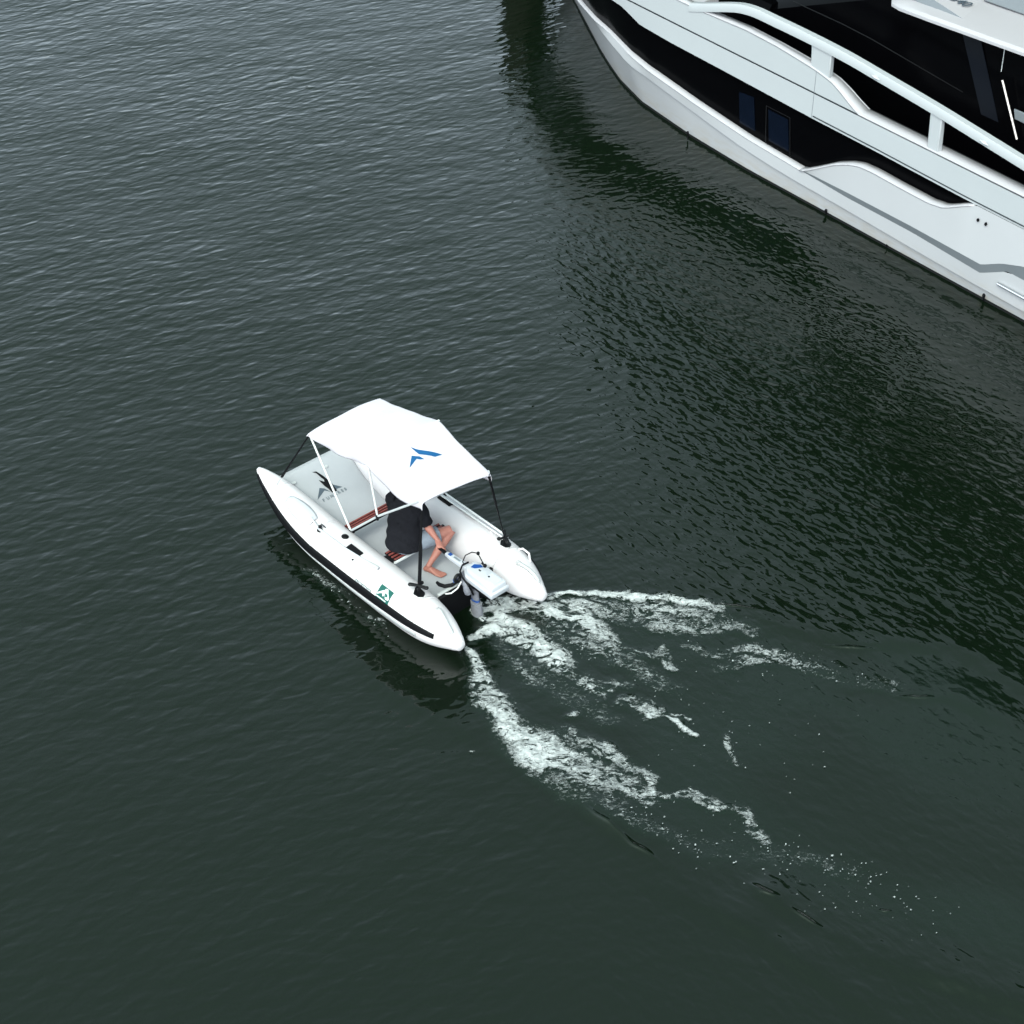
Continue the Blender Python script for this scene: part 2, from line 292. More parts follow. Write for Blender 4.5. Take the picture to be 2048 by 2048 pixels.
def addm(a, b, op='ADD'):
    m = nd(nt, 'ShaderNodeMath', operation=op)
    for i, q in enumerate((a, b)):
        if isinstance(q, (int, float)): m.inputs[i].default_value = q
        else: L(q, m.inputs[i])
    return m.outputs[0]
w_left = addm(ripples(27, .36, 1, 8.0, .8, .4), addm(ripples(46, .42, 1, 11.5, .6, .3), .45, 'MULTIPLY'))
w_left = addm(w_left, addm(ripples(6, .36, 1, 9.0, .8, .4), .6, 'MULTIPLY'))
w_left = addm(w_left, addm(ripples(20, .35, 1, 1.5, 1.2, .3), 1.5, 'MULTIPLY'))
w_right = addm(ripples(-52, .5, 1, 11.5, .8, .3), addm(ripples(-24, .5, 1, 9.0, .6, .3), .62, 'MULTIPLY'))
w_right = addm(w_right, addm(ripples(12, .5, 1, 7.0, .8, .3), .5, 'MULTIPLY'))
w_right = addm(addm(w_right, .85, 'MULTIPLY'), addm(ripples(-40, .45, 1, 1.6, 1.0, .3), 1.0, 'MULTIPLY'))
w_left = addm(w_left, .80, 'MULTIPLY')
ta = nd(nt, 'ShaderNodeAttribute', attribute_name='turn'); ra = nd(nt, 'ShaderNodeAttribute', attribute_name='ripple')
mxw = nd(nt, 'ShaderNodeMix', data_type='FLOAT'); L(ta.outputs['Fac'], mxw.inputs[0]); L(w_left, mxw.inputs[2]); L(w_right, mxw.inputs[3])
fine = nd(nt, 'ShaderNodeTexNoise', Scale=26.0, Detail=2.0); L(tc.outputs['Object'], fine.inputs['Vector'])
hh = addm(mxw.outputs[0], addm(fine.outputs['Fac'], .05, 'MULTIPLY'))
hh = addm(hh, ra.outputs['Fac'], 'MULTIPLY')
chop = nd(nt, 'ShaderNodeTexNoise', Scale=9.0, Detail=5.0, Roughness=.65); L(tc.outputs['Object'], chop.inputs['Vector'])
hh = addm(hh, addm(addm(chop.outputs['Fac'], fa.outputs['Fac'], 'MULTIPLY'), 1.1, 'MULTIPLY'))
def seg(p0, p1, w, amp):
    dx, dy = p1[0] - p0[0], p1[1] - p0[1]; l = math.hypot(dx, dy)
    q = nd(nt, 'ShaderNodeMapping', vector_type='POINT'); q.inputs['Location'].default_value = (0, 0, 0)
    s0 = nd(nt, 'ShaderNodeVectorMath', operation='SUBTRACT'); s0.inputs[1].default_value = ((p0[0] + p1[0]) / 2, (p0[1] + p1[1]) / 2, 0); L(tc.outputs['Object'], s0.inputs[0])
    def dot(v):
        d = nd(nt, 'ShaderNodeVectorMath', operation='DOT_PRODUCT'); L(s0.outputs[0], d.inputs[0]); d.inputs[1].default_value = v; return d.outputs['Value']
    al_ = dot((dx / l / (l / 2), dy / l / (l / 2), 0)); ac = dot((-dy / l / w, dx / l / w, 0))
    wob = addm(addm(big_n.outputs['Fac'], -.5), 4.0, 'MULTIPLY'); ac = addm(ac, wob)
    e = addm(addm(ac, ac, 'MULTIPLY'), addm(addm(al_, al_, 'MULTIPLY'), 2.2, 'MULTIPLY'))
    ex = nd(nt, 'ShaderNodeMath', operation='POWER'); ex.inputs[0].default_value = 2.718; L(addm(e, -1.0, 'MULTIPLY'), ex.inputs[1])
    return addm(ex.outputs[0], amp, 'MULTIPLY')
big_n = nd(nt, 'ShaderNodeTexNoise', Scale=3.0, Detail=1.0); L(tc.outputs['Object'], big_n.inputs['Vector'])
for s_ in SEGS: hh = addm(hh, seg(*s_))
bp = nd(nt, 'ShaderNodeBump', Strength=1.0, Distance=WAVE); L(hh, bp.inputs['Height']); L(bp.outputs[0], p.inputs['Normal'])
me.materials.append(wm)
wat = bpy.data.objects.new('water', me); C.objects.link(wat); wat['kind'] = 'structure'; wat['label'] = 'dark green rippled harbour water'

# ------------------------------------------------------------------ wake foam
st = .0125
xs = np.arange(-2.6, 5.4, st); ys = np.arange(10.4, 16.2, st)
X, Y = np.meshgrid(xs, ys); D = foam_density(X, Y)
nx, ny = len(xs), len(ys)
jit = (rng.random(X.shape) - .5)
big = vnoise(X, Y, 5, 41); mid = vnoise(X, Y, 12, 42); fin = vnoise(X, Y, 26, 43)
Z = water_h(X, Y) + .012 + .022 * np.clip(D, 0, 1) * (mid + fin - .6).clip(0, 1)
# scattered bubbles and flecks drifting inside the wake
spk = np.zeros_like(D)
def flecks(n, cx, cy, sx, sy, ang, r0, r1, a0, a1):
    global spk
    ca, sa = math.cos(R(ang)), math.sin(R(ang))
    for _ in range(n):
        u, v = rng.normal(0, sx), rng.normal(0, sy); px, py = cx + u * ca - v * sa, cy + u * sa + v * ca
        r = rng.uniform(r0, r1) ; r *= (1.3 if rng.random() < .1 else 1); e = rng.uniform(.35, 1); t = rng.uniform(0, 3.14)
        i0, i1 = int((px - .12 - xs[0]) / st), int((px + .12 - xs[0]) / st) + 1; j0, j1 = int((py - .12 - ys[0]) / st), int((py + .12 - ys[0]) / st) + 1
        if i0 < 0 or j0 < 0 or i1 >= nx or j1 >= ny: continue
        dx = X[j0:j1, i0:i1] - px; dy = Y[j0:j1, i0:i1] - py; a = dx * math.cos(t) + dy * math.sin(t); b = -dx * math.sin(t) + dy * math.cos(t)
        spk[j0:j1, i0:i1] = np.maximum(spk[j0:j1, i0:i1], rng.uniform(a0, a1) * np.clip(1.6 - np.hypot(a, b / e) / r, 0, 1))
for n_, cx, cy, sx, sy, an in ((60, 2.75, 14.42, .30, .05, -6), (34, 2.35, 14.32, .14, .03, -2), (70, 3.2, 14.2, .5, .12, -12), (60, 1.9, 14.95, .45, .10, -4), (40, 1.9, 14.75, .06, .16, -20), (120, 1.3, 12.15, .55, .09, -40), (90, 2.5, 11.85, .45, .09, -34), (90, 2.4, 11.5, .55, .16, -32),
    (60, 3.2, 11.55, .25, .07, -24), (60, 3.5, 11.15, .35, .12, -28), (160, 1.9, 13.5, 1.0, .5, -28), (60, -1.7, 15.2, .35, .04, -48), (30, 2.16, 13.2, .03, .14, 0), (50, .55, 14.6, .3, .1, -30)):
    flecks(n_, cx, cy, sx, sy, an, .003, .0095, .3, .85)
T = np.maximum(D, spk * .0)
at = np.stack([D, spk], -1)
keep = (D > .12) | (spk > .05)
kq = keep[:-1, :-1] | keep[:-1, 1:] | keep[1:, 1:] | keep[1:, :-1]
idx = np.arange(nx * ny).reshape(ny, nx)
q = np.stack([idx[:-1, :-1], idx[:-1, 1:], idx[1:, 1:], idx[1:, :-1]], -1)[kq]
used = np.unique(q); remap = -np.ones(nx * ny, int); remap[used] = np.arange(len(used))
co = np.stack([X + jit * .006, Y + jit * .006, Z], -1).reshape(-1, 3)[used]
me = bpy.data.meshes.new('wake_foam'); me.from_pydata(co.tolist(), [], remap[q].tolist()); me.shade_smooth()
for nm, A in (('dens', D), ('fleck', spk)):
    a_ = me.attributes.new(nm, 'FLOAT', 'POINT'); a_.data.foreach_set('value', A.reshape(-1)[used].astype(np.float32))
fmm = bpy.data.materials.new('foam'); fmm.use_nodes = True; nt = fmm.node_tree; L = nt.links.new
p = nt.nodes['Principled BSDF']; p.inputs['Roughness'].default_value = .6; p.inputs['Base Color'].default_value = (.40, .415, .42, 1); p.inputs['Specular IOR Level'].default_value = .3
tc = nd(nt, 'ShaderNodeTexCoord'); mp = nd(nt, 'ShaderNodeMapping'); mp.inputs['Rotation'].default_value = (0, 0, R(38)); mp.inputs['Scale'].default_value = (.62, 1, 1); L(tc.outputs['Object'], mp.inputs[0])
n1 = nd(nt, 'ShaderNodeTexNoise', Scale=8.0, Detail=8.0, Roughness=.66, Distortion=1.8); L(mp.outputs[0], n1.inputs['Vector'])
n2 = nd(nt, 'ShaderNodeTexNoise', Scale=33.0, Detail=5.0, Roughness=.75, Distortion=.8); L(mp.outputs[0], n2.inputs['Vector'])
rd = addm(addm(n1.outputs['Fac'], -.5), 0, 'ADD'); ab = nd(nt, 'ShaderNodeMath', operation='ABSOLUTE'); L(rd, ab.inputs[0])
lace = addm(.24, addm(ab.outputs[0], 2.6, 'MULTIPLY'), 'SUBTRACT')   # bright filaments where the noise crosses its mean
da = nd(nt, 'ShaderNodeAttribute', attribute_name='dens'); sa_ = nd(nt, 'ShaderNodeAttribute', attribute_name='fleck')
f1 = addm(addm(n2.outputs['Fac'], -.5), .9, 'MULTIPLY')
v = addm(addm(addm(da.outputs['Fac'], 1.12, 'MULTIPLY'), addm(lace, 1.1, 'MULTIPLY')), addm(addm(n2.outputs['Fac'], -.5), 1.8, 'MULTIPLY'))
v = addm(v, addm(addm(n1.outputs['Fac'], -.5), 3.0, 'MULTIPLY'))
v = addm(v, .93, 'SUBTRACT')
al = nd(nt, 'ShaderNodeMapRange'); al.inputs['From Min'].default_value = -.20; al.inputs['From Max'].default_value = .44; L(v, al.inputs['Value'])
al2 = nd(nt, 'ShaderNodeMapRange'); al2.inputs['From Min'].default_value = .25; al2.inputs['From Max'].default_value = .7; L(sa_.outputs['Fac'], al2.inputs['Value'])
am = addm(al.outputs[0], al2.outputs[0], 'MAXIMUM'); L(addm(am, .94, 'MULTIPLY'), p.inputs['Alpha'])
bp = nd(nt, 'ShaderNodeBump', Strength=.9, Distance=.02); L(n2.outputs['Fac'], bp.inputs['Height']); L(bp.outputs[0], p.inputs['Normal'])
me.materials.append(fmm); fo = bpy.data.objects.new('wake_foam', me); C.objects.link(fo)
fo['kind'] = 'stuff'; fo['label'] = 'white churned foam trailing in streaks behind the small inflatable boat'; fo['category'] = 'foam'

# ------------------------------------------------------------------ mooring pile added past the top of the view for its dark reflection
t = empty('mooring_pile', (.18, 32.9, 0), 0, 'thick dark round mooring pile added out of view ahead of the yacht bow for its reflection', 'pile')
mb = MB(); mb.tube([(0, 0, -3), (0, 0, .2), (0.02, 0, 1.4), (.03, 0, 2.6)], [.40, .40, .385, .37], 24); mb.build('post', M['wet'], t)
mb = MB(); mb.tube([(.03, 0, 2.6), (.03, 0, 2.72), (.03, 0, 3.0)], [.41, .40, .03], 24); mb.build('cap', M['black'], t)

# ------------------------------------------------------------------ unseen tall dark shed added behind the yacht to darken the water reflection
block = empty('reflection_block', (0, 44, 0), 0, 'unseen tall dark shed with a curved roof on the quay behind the yacht', 'reflection helper')
prof = [(.9, 0), (1.1, 8.2), (2.2, 11.4), (3.6, 15.2), (7, 19.6), (12, 24), (20, 27), (34, 27.5), (34, 0)]  # outline fitted to the dark shape mirrored in the water
mb = MB(); mb.poly([(x, 0, z - .5) for x, z in prof], 12, (0, 1, 0)); mb.build('wall', mat('dark_block_side', (.012, .013, .012), .8, .1, .3, .6), block)
mb = MB(); rp = prof[1:-1]; mb.rings([[(x, -.4, z - .5), (x, -.4, z - .2), (x, 12.4, z - .2), (x, 12.4, z - .5)] for x, z in rp]); mb.build('roof', mat('dark_block_top', (.02, .021, .022), .6, .2, .3, .8), block)  # top of the added block
for k in range(4):
    mb = MB(); mb.box((9.0 + 6 * k, -.06, 3.2), (4.2, .14, 6.4)); mb.build('block_panel', mat('dark_block_panel', (.02, .018, .016), .7, .2, .2), block, bevel=.03)
mb = MB(); mb.box((12, 50, -.2), (40, 16, 1.6)); q = mb.build('quay', mat('dark_quay_stone', (.05, .05, .045), .9, .2, .4, 1.5)); q['kind'] = 'structure'
# ------------------------------------------------------------------ yacht
YO = Vector((5.77, 21.82, 0)); YH = R(128.6)
yacht = empty('motor_yacht', YO, YH, 'large white motor yacht with black hull windows and black cabin glass', 'yacht')
CL = -2.35      # centreline, local y ; port side (towards the camera) is +y
WL = [(-9, .02, 0), (3.7, .02, 0), (5.03, -.05, 0), (6.27, -.2, 0), (7.06, -.44, 0), (7.63, -.69, 0), (8.11, -.92, 0), (8.53, -1.14, 0), (9.86, -1.83, 0), (10.7, CL, 0)]
BT = [(x, y + .008, .045) for x, y, z in WL[:-1]] + [(10.75, CL, .045)]
KN = [(-9, .07, .22), (.5, .07, .23), (2, .07, .28), (2.8, .07, .30), (3.7, .07, .36), (4.8, .05, .49), (5.85, .02, .62), (6.43, -.04, .66), (6.8, -.14, .70), (7.4, -.33, .75), (8.4, -.75, .80), (9.6, -1.3, .84), (10.95, CL, .88)]
KN2 = [(x, y + .035, z + .02) for x, y, z in KN[:-1]] + [(11.0, CL, .9)]
C1 = [(-9, .13, .46), (-1.1, .13, .66), (-.69, .13, .44), (.5, .12, .49), (1.7, .12, .49), (2.6, .11, .52), (3.7, .11, .57), (4.8, .11, .68), (5.87, .09, .80), (6.4, 0, .83), (7.08, -.2, .87), (7.58, -.3, .9), (8.2, -.5, .93), (9, -.85, .96), (10.0, -1.45, .98), (11.1, CL, 1.0)]
C1[0] = (-9, .13, .66)
G0 = [(-9, .1, 1.72), (5, .1, 1.74), (6.5, .09, 1.74), (7.3, .04, 1.75), (8, -.06, 1.77), (9, -.4, 1.8), (10, -.95, 1.84), (11, -1.65, 1.88), (11.9, CL, 1.92)]
F0 = [(-9, .1, 1.30), (-.25, .1, 1.32), (1.3, .1, 1.35), (2.5, .1, 1.36), (4.35, .1, 1.40), (5.4, .1, 1.42), (6.1, .08, 1.44), (6.5, .08, 1.58), (7.3, .03, 1.64), (8, -.07, 1.66), (9, -.41, 1.68), (10, -.97, 1.7), (11.85, CL, 1.74)]
H0 = [(-9, .1, 1.755), (1.7, .1, 1.755), (1.87, .1, 1.84), (2.05, .1, 1.94), (2.23, .1, 2.02), (2.45, .1, 2.065), (2.62, .1, 2.09), (3.28, .1, 2.15), (3.89, .1, 2.17), (4.83, .1, 2.13), (6.5, .1, 2.12), (7.3, .05, 2.13), (8, -.05, 2.15), (9, -.39, 2.18), (10, -.94, 2.22), (11, -1.64, 2.26), (11.95, CL, 2.3)]
CAPW = [(-9, .24), (1.6, .24), (2.3, .18), (3.3, .14), (9, .13), (11.5, .1)]
def lev(tab, n=150, x0=-9.0, x1=None):
    t = np.array(tab); x1 = t[-1, 0] if x1 is None else x1
    X = np.linspace(x0, x1, n); return [(x, float(np.interp(x, t[:, 0], t[:, 1])), float(np.interp(x, t[:, 0], t[:, 2]))) for x in X]
def slev(tab, n=150, x0=-9.0, x1=None):
    t = np.array(tab); x1 = t[-1, 0] if x1 is None else x1; X = np.linspace(x0, x1, n)
    ys_ = smooth_interp([r for r in tab], X, 1); zs_ = smooth_interp([r for r in tab], X, 2)
    return [(x, float(a), float(b)) for x, a, b in zip(X, ys_, zs_)]
def mirror(P): return [(x, 2 * CL - y, z) for x, y, z in P]
def both(mb, A, B): mb.strip(A, B); mb.strip(mirror(B), mirror(A))
bott = [(x - (.35 if x > 9 else 0), min(y - .25, y) if y > CL + .3 else y, -.5) for x, y, z in lev(WL)]
# lower hull up to the ledge
mb = MB(); both(mb, bott, lev(WL)); both(mb, lev(WL), lev(BT))
mb.build('waterline_stripe', M['antifoul'], yacht)
mb = MB(); both(mb, lev(BT), slev(KN)); both(mb, slev(KN), slev(KN2)); both(mb, slev(KN2), lev(C1))
# raised side panel aft of the hull windows: undercut with its shade painted grey, then panel up to the sheer
EU = [(-9, .15, .86), (-1.35, .15, .86), (-1.0, .15, .74), (-.69, .15, .575), (.53, .145, .59), (1.69, .135, .575), (2.3, .125, .555), (2.62, .115, .53)]
D1 = [(-9, .13, 1.335), (-.45, .13, 1.335), (-.38, .14, 1.31), (-.28, .15, 1.27), (-.1, .15, 1.17), (.06, .15, 1.09), (.3, .15, 1.055), (.8, .15, 1.06), (1.29, .15, 1.075), (1.55, .15, 1.06), (1.75, .15, 1.0), (1.99, .15, .89), (2.33, .145, .68), (2.55, .13, .55), (2.62, .125, .53)]
def cutlev(tab, x1, n=170): return lev(tab, n, -9.0, x1)
both(mb, cutlev(EU, 2.62), cutlev(D1, 2.62))
hull = mb.build('hull', M['hull'], yacht, smooth=25)
mb = MB(); both(mb, cutlev(C1, 2.62), cutlev(EU, 2.62)); mb.build('undercut_shade', M['greystripe'], yacht)
# ledge (white top of the lower hull) and the top of the side panel
def inward(P, w): 
    return [(x, max(y - (w if np.isscalar(w) else np.interp(x, [a for a, b in w], [b for a, b in w])), CL), z) for x, y, z in P]
mb = MB()
A = lev(C1, 110, 2.62); both(mb, A, inward(A, .19))
Dl = cutlev(D1, 2.62); Dl = [q for q in Dl if q[0] > -.45]; both(mb, [(x, y + .004, z) for x, y, z in Dl], inward(Dl, .17))
mb.build('hull_ledge', M['cap'], yacht, smooth=50, solid=.02)
# black glass band
mb = MB()
A = [(x, y - .13, z - .15) for x, y, z in lev(C1, 140, -2.0)]; A = [(x, max(y, CL), z if x > 2.5 else .5) for x, y, z in A]
Bv = [(x, max(y - .09, CL), z + .12) for x, y, z in lev(F0, 140, -2.0)]
both(mb, A, Bv); mb.build('hull_window', M['glass'], yacht)
for nm, q in (('window_pane', [(4.02, 1.14), (3.72, 1.17), (3.65, .66), (3.97, .67)]), ('window_pane', [(3.42, 1.10), (3.03, 1.10), (2.97, .62), (3.37, .63)])):
    mb = MB(); yy = lambda x, z: float(np.interp(z, [.42, 1.48], [-.02, .01])) + .004
    mb.poly([(x, yy(x, z), z) for x, z in q], .006, (0, 1, 0)); mb.build(nm, M['bluepane'], yacht)
mb = MB()   # slim frame round the second pane
q = [(3.47, 1.14), (3.0, 1.14), (2.93, .58), (3.42, .58)]
mb.tube([(x, .005, z) for x, z in q + q[:1]], .006, 6); mb.build('window_frame', M['blackplastic'], yacht)
# upper white band: F -> seam G -> bulwark H
mb = MB(); Fl = lev(F0); Gl = lev(G0); Hl = lev(H0)
Gd = [(x, y, z - .012) for x, y, z in Gl]; Gu = [(x, y, z + .012) for x, y, z in Gl]
both(mb, inward(Fl, .12), Fl); both(mb, Fl, Gd); both(mb, Gu, Hl)
both(mb, Hl, inward(Hl, CAPW)) if False else None
mb.build('bulwark', M['gel'], yacht, smooth=30)
mb = MB(); both(mb, [(x, y - .012, z) for x, y, z in Gd], [(x, y - .012, z) for x, y, z in Gu]); 
Fs = [(x, y + .004, z + .03) for x, y, z in lev(F0, 60, -9, 2.5)]; both(mb, Fs, [(x, y, z + .02) for x, y, z in Fs])
mb.build('seam', M['groove'], yacht)
for sx, za, zb in ((2.52, 1.36, 2.08), (-2.2, 1.30, 1.75)):
    mb = MB(); mb.box((sx, .101, (za + zb) / 2), (.006, .003, zb - za)); mb.build('panel_joint', M['greystripe'], yacht)
mb = MB(); Hc = [(x, y + .006, z) for x, y, z in lev(H0, 240)]; Hi = inward(Hc, CAPW); both(mb, Hc, Hi); both(mb, Hi, [(x, y, z - .35) for x, y, z in Hi])
mb.build('bulwark_cap', M['cap'], yacht, smooth=50, solid=.02)
# side decks and foredeck
mb = MB(); A = [(x, y - .2, 1.28) for x, y, z in lev(H0, 40, -9, 5.4)]; both(mb, A, [(x, -.75, 1.28) for x, y, z in A]); mb.build('side_deck', M['teak'], yacht)
mb = MB(); A = inward(lev(H0, 60, 5.2, 11.9), .1); A = [(x, y, 2.0) for x, y, z in A]; mb.strip(A, mirror(A)); 
mb.strip([(5.2, A[0][1], 1.28), (5.2, 2 * CL - A[0][1], 1.28)], [(5.2, A[0][1], 2.0), (5.2, 2 * CL - A[0][1], 2.0)])
mb.build('foredeck', M['cap'], yacht)
mb = MB(); mb.strip([(-9, .0, -.4), (-9, .13, 1.28)], [(-9, 2 * CL, -.4), (-9, 2 * CL - .13, 1.28)]); mb.build('transom', M['gel'], yacht)
# handrail
RL = [(5.05, .055, 2.09), (4.89, .055, 2.14), (4.6, .055, 2.24), (4.27, .055, 2.355), (4.05, .055, 2.42), (3.82, .055, 2.455), (3.4, .055, 2.46), (2.67, .055, 2.455), (1.97, .055, 2.43), (1.47, .055, 2.39), (.4, .055, 2.30), (-.45, .055, 2.21), (-1.5, .055, 2.10), (-5, .055, 1.95)]
for sgn in (0, 1):
    mb = MB(); P_ = slev(sorted(RL), 90, -5, 5.05); rr = []
    for x, y, z in P_:
        w, h = .058, .062
        ring = [(x, y + w, z - h), (x, y + w + .004, z + h * .2), (x, y + w * .75, z + h), (x, y - w * .75, z + h), (x, y - w, z + h * .3), (x, y - w, z - h)]
        if sgn: ring = [(a, 2 * CL - b, c) for a, b, c in ring]
        rr.append(ring)
    mb.rings(rr); rail = mb.build('handrail', M['gel'], yacht, smooth=30)
    for x0_, x1_, zb in ((2.30, 2.66, 2.05), (.33, .52, 1.75), (-1.9, -1.7, 1.75)):
        yb, yt = .045, .055; zt = float(np.interp(x0_, [r[0] for r in sorted(RL)], [r[2] for r in sorted(RL)])) - .05
        mb = MB(); f_ = (lambda v: 2 * CL - v) if sgn else (lambda v: v)
        mb.rings([[(x0_ - .02 * (1 if zb < 2 else 0), f_(yb - .04), zb - .05), (x1_ - .02 * (1 if zb < 2 else 0), f_(yb - .04), zb - .05), (x1_ - .02, f_(yb + .04), zb - .05), (x0_, f_(yb + .04), zb - .05)],
                  [(x0_, f_(yt - .035), zt), (x1_ + .01, f_(yt - .035), zt), (x1_ + .01, f_(yt + .035), zt), (x0_, f_(yt + .035), zt)]])
        mb.build('rail_post', M['gel'], yacht, bevel=.012)
    for cx in (1.47, -.40):
        cz = float(np.interp(cx, [r[0] for r in sorted(RL)], [r[2] for r in sorted(RL)])) + .0; yy = .055 + .062
        mb = MB(); yf = (lambda v: 2 * CL - v) if sgn else (lambda v: v)
        mb.tube([(cx + .07, yf(yy + .01), cz + .0), (cx, yf(yy + .03), cz - .0), (cx - .07, yf(yy + .01), cz - .02)], [.006, .016, .006], 8)
        mb.box((cx, yf(yy + .008), cz - .005), (.05, .03, .03)); mb.build('rail_fitting', M['greyalu'], rail)
# cabin of black glass
def cabring(x0_, x1_, n, z):   # rectangle with rounded nose
    pts = [(-8.0, n, z), (x0_, n, z), (x0_ + (x1_ - x0_) * .5, n - .25, z), (x1_, n - .9, z), (x1_ + .15, CL, z)]
    return pts + [(x, 2 * CL - y, z) for x, y, z in reversed(pts[:-1])]
mb = MB(); mb.rings([cabring(4.6, 5.6, -.72, 1.2), cabring(4.5, 5.5, -.72, 2.0), cabring(2.2, 3.2, -.80, 2.97), cabring(2.0, 3.0, -.82, 3.03)])
mb.build('cabin', M['glass'], yacht, smooth=20)
mb = MB(); cr_ = lambda g, z: [(4.2, -.62 - g, z), (5.15 - g, -.62 - g, z), (6.2, -.85 - g, z), (7.3 - g, -1.3 - g, z), (7.9 - g, CL, z), (7.3 - g, 2 * CL + 1.3 + g, z), (6.2, 2 * CL + .85 + g, z), (5.15 - g, 2 * CL + .62 + g, z), (4.2, 2 * CL + .62 + g, z)]
mb.rings([cr_(0, 1.3), cr_(0, 2.08), cr_(.08, 2.2)]); mb.build('coachroof', M['glass'], yacht, smooth=20)
sidey = lambda z: float(np.interp(z, [1.75, 3.12], [-.72, -.80])) + .004
mb = MB(); mb.tube([(3.84, sidey(2.36), 2.36), (2.89, sidey(2.33), 2.36), (2.37, sidey(2.3), 2.34), (.7, sidey(2.17), 2.20)], .008, 6); mb.build('window_sill', M['blackplastic'], yacht)
mb = MB(); mb.poly([(.90, sidey(2.95), 2.98), (.60, sidey(2.95), 3.0), (.05, sidey(2.0), 2.03), (.34, sidey(2.0), 2.03)], .01, (0, 1, 0)); mb.build('window_pillar', mat('dark_blue_panel', (.0022, .003, .0055), .3, .2, .05), yacht)
mb = MB(); mb.tube([(.2, sidey(2.9), 3.06), (.18, sidey(2.7), 2.68)], .006, 6); mb.build('window_trim', M['greyalu'], yacht)
mb = MB(); mb.tube([(.06, -.66, 2.64), (-.32, -.66, 1.96)], .013, 8); mb.build('grab_pole', mat('pinkish_white_pole', (.62, .55, .54), .35, .5, .02), yacht)
mb = MB(); mb.poly([(-.18, -.70, 2.33), (-1.4, -.70, 2.36), (-1.4, -.70, 2.20), (-.22, -.70, 2.20)], .03, (0, 1, 0)); mb.build('sill_panel', M['greystripe'], yacht, bevel=.01)
# hardtop
def top_out(n0):
    return [(-8, n0 - .05), (-3, n0), (-.3, n0 + .0), (1.2, n0 + .0), (1.75, n0 - .01), (1.93, n0 - .06), (2.02, n0 - .16), (2.2, n0 - .5), (2.6, n0 - 1.2), (2.75, CL)]
def topring(n0, z0, sh):
    a = top_out(n0); zz = lambda x: z0 + .062 * (2 - x)
    pts = [(x - (sh if x > 1.5 else 0), y, zz(x)) for x, y in a]
    return pts + [(x, 2 * CL - y, z) for x, y, z in reversed(pts[:-1])]
mb = MB(); mb.rings([topring(-.56, 2.985, .06), topring(-.50, 3.01, 0), topring(-.50, 3.05, 0), topring(-.54, 3.085, .05), topring(-.72, 3.11, .12), topring(-1.15, 3.15, .3), topring(-2.2, 3.22, .9)])
ht = mb.build('hardtop', M['cap'], yacht, smooth=28)
mb = MB()   # raised fin on the roof, its side wall showing as a wedge
W = [(.86, -.69, 3.16), (1.85, -.74, 3.12), (3.0, -.95, 3.05)]; Wt = [(1.03, -.72, 3.195), (1.62, -.80, 3.24), (2.9, -1.25, 3.36)]
zf_ = lambda x, y: 3.195 + .09 * (x - 1.03) + .05 * (-.72 - y)
Wt = [(x, y, zf_(x, y)) for x, y in ((.86, -.70), (1.62, -.78), (2.9, -1.2))]; Wi = [(x, CL, zf_(x, CL)) for x in (.86, 1.62, 2.9)]
mb.strip(W, Wt); mb.build('roof_fin', M['greystripe'], ht, smooth=25)
mb = MB(); mb.strip(Wt, Wi); mb.strip([(x, 2 * CL - y, z) for x, y, z in Wi], [(x, 2 * CL - y, z) for x, y, z in Wt]); mb.build('roof_panel', M['cap'], ht)
mb = MB(); mb.poly([(2.05, -.66, 3.135), (1.62, -.745, 3.165), (2.7, -1.2, 3.14), (2.8, -.9, 3.12)], .006, (0, 0, 1)); mb.build('roof_window', M['glass'], ht)
mb = MB(); mb.rings([[(1.0, -1.2, 3.24), (-8, -1.2, 3.72), (-8, 2 * CL + 1.2, 3.72), (1.0, 2 * CL + 1.2, 3.24)], [(.6, -1.32, 3.42), (-7.6, -1.32, 3.92), (-7.6, 2 * CL + 1.32, 3.92), (.6, 2 * CL + 1.32, 3.42)]])
mb.build('flybridge', M['greystripe'], ht, bevel=.03)
mb = MB(); mb.rings([[(5.6, -1.45, 2.15), (2.6, -1.35, 2.6), (-8, -1.3, 3.8), (-8, 2 * CL + 1.3, 3.8), (2.6, 2 * CL + 1.35, 2.6), (5.6, 2 * CL + 1.45, 2.15), (6.6, CL, 2.15)], [(4.6, -1.5, 4.6), (2.6, -1.4, 5.6), (-8, -1.35, 6.2), (-8, 2 * CL + 1.35, 6.2), (2.6, 2 * CL + 1.4, 5.6), (4.6, 2 * CL + 1.5, 4.6), (5.2, CL, 4.6)]])  # out of view; built up and forward to darken the water reflection
if 0: mb.rings([[(1.2, -1.35, 6.3), (-7.6, -1.35, 6.6), (-7.6, 2 * CL + 1.35, 6.6), (1.2, 2 * CL + 1.35, 6.3), (1.5, CL, 6.3)]])
mb.build('flybridge_enclosure', M['glass'], ht)
mb = MB(); mb.rings([[(1.9, -.95, 6.24), (-7.9, -.95, 6.66), (-7.9, 2 * CL + .95, 6.66), (1.9, 2 * CL + .95, 6.34), (2.2, CL, 6.34)], [(1.8, -1.0, 6.42), (-7.8, -1.0, 6.74), (-7.8, 2 * CL + 1.0, 6.74), (1.8, 2 * CL + 1.0, 6.42), (2.1, CL, 6.42)]])
mb.build('flybridge_roof', M['black'], ht)
# model number in italic dark letters on the roof edge
def rooftext(u, v, w):
    x = 1.30 - u; y = -.93 - v * 1.0 + .02; z = 3.222 + .05 * v + .012 + w
    return Vector((x, y, z))
text_mesh('540', .20, rooftext, 'model_number', M['greytxt'], ht, shear=.25, bold=.002)
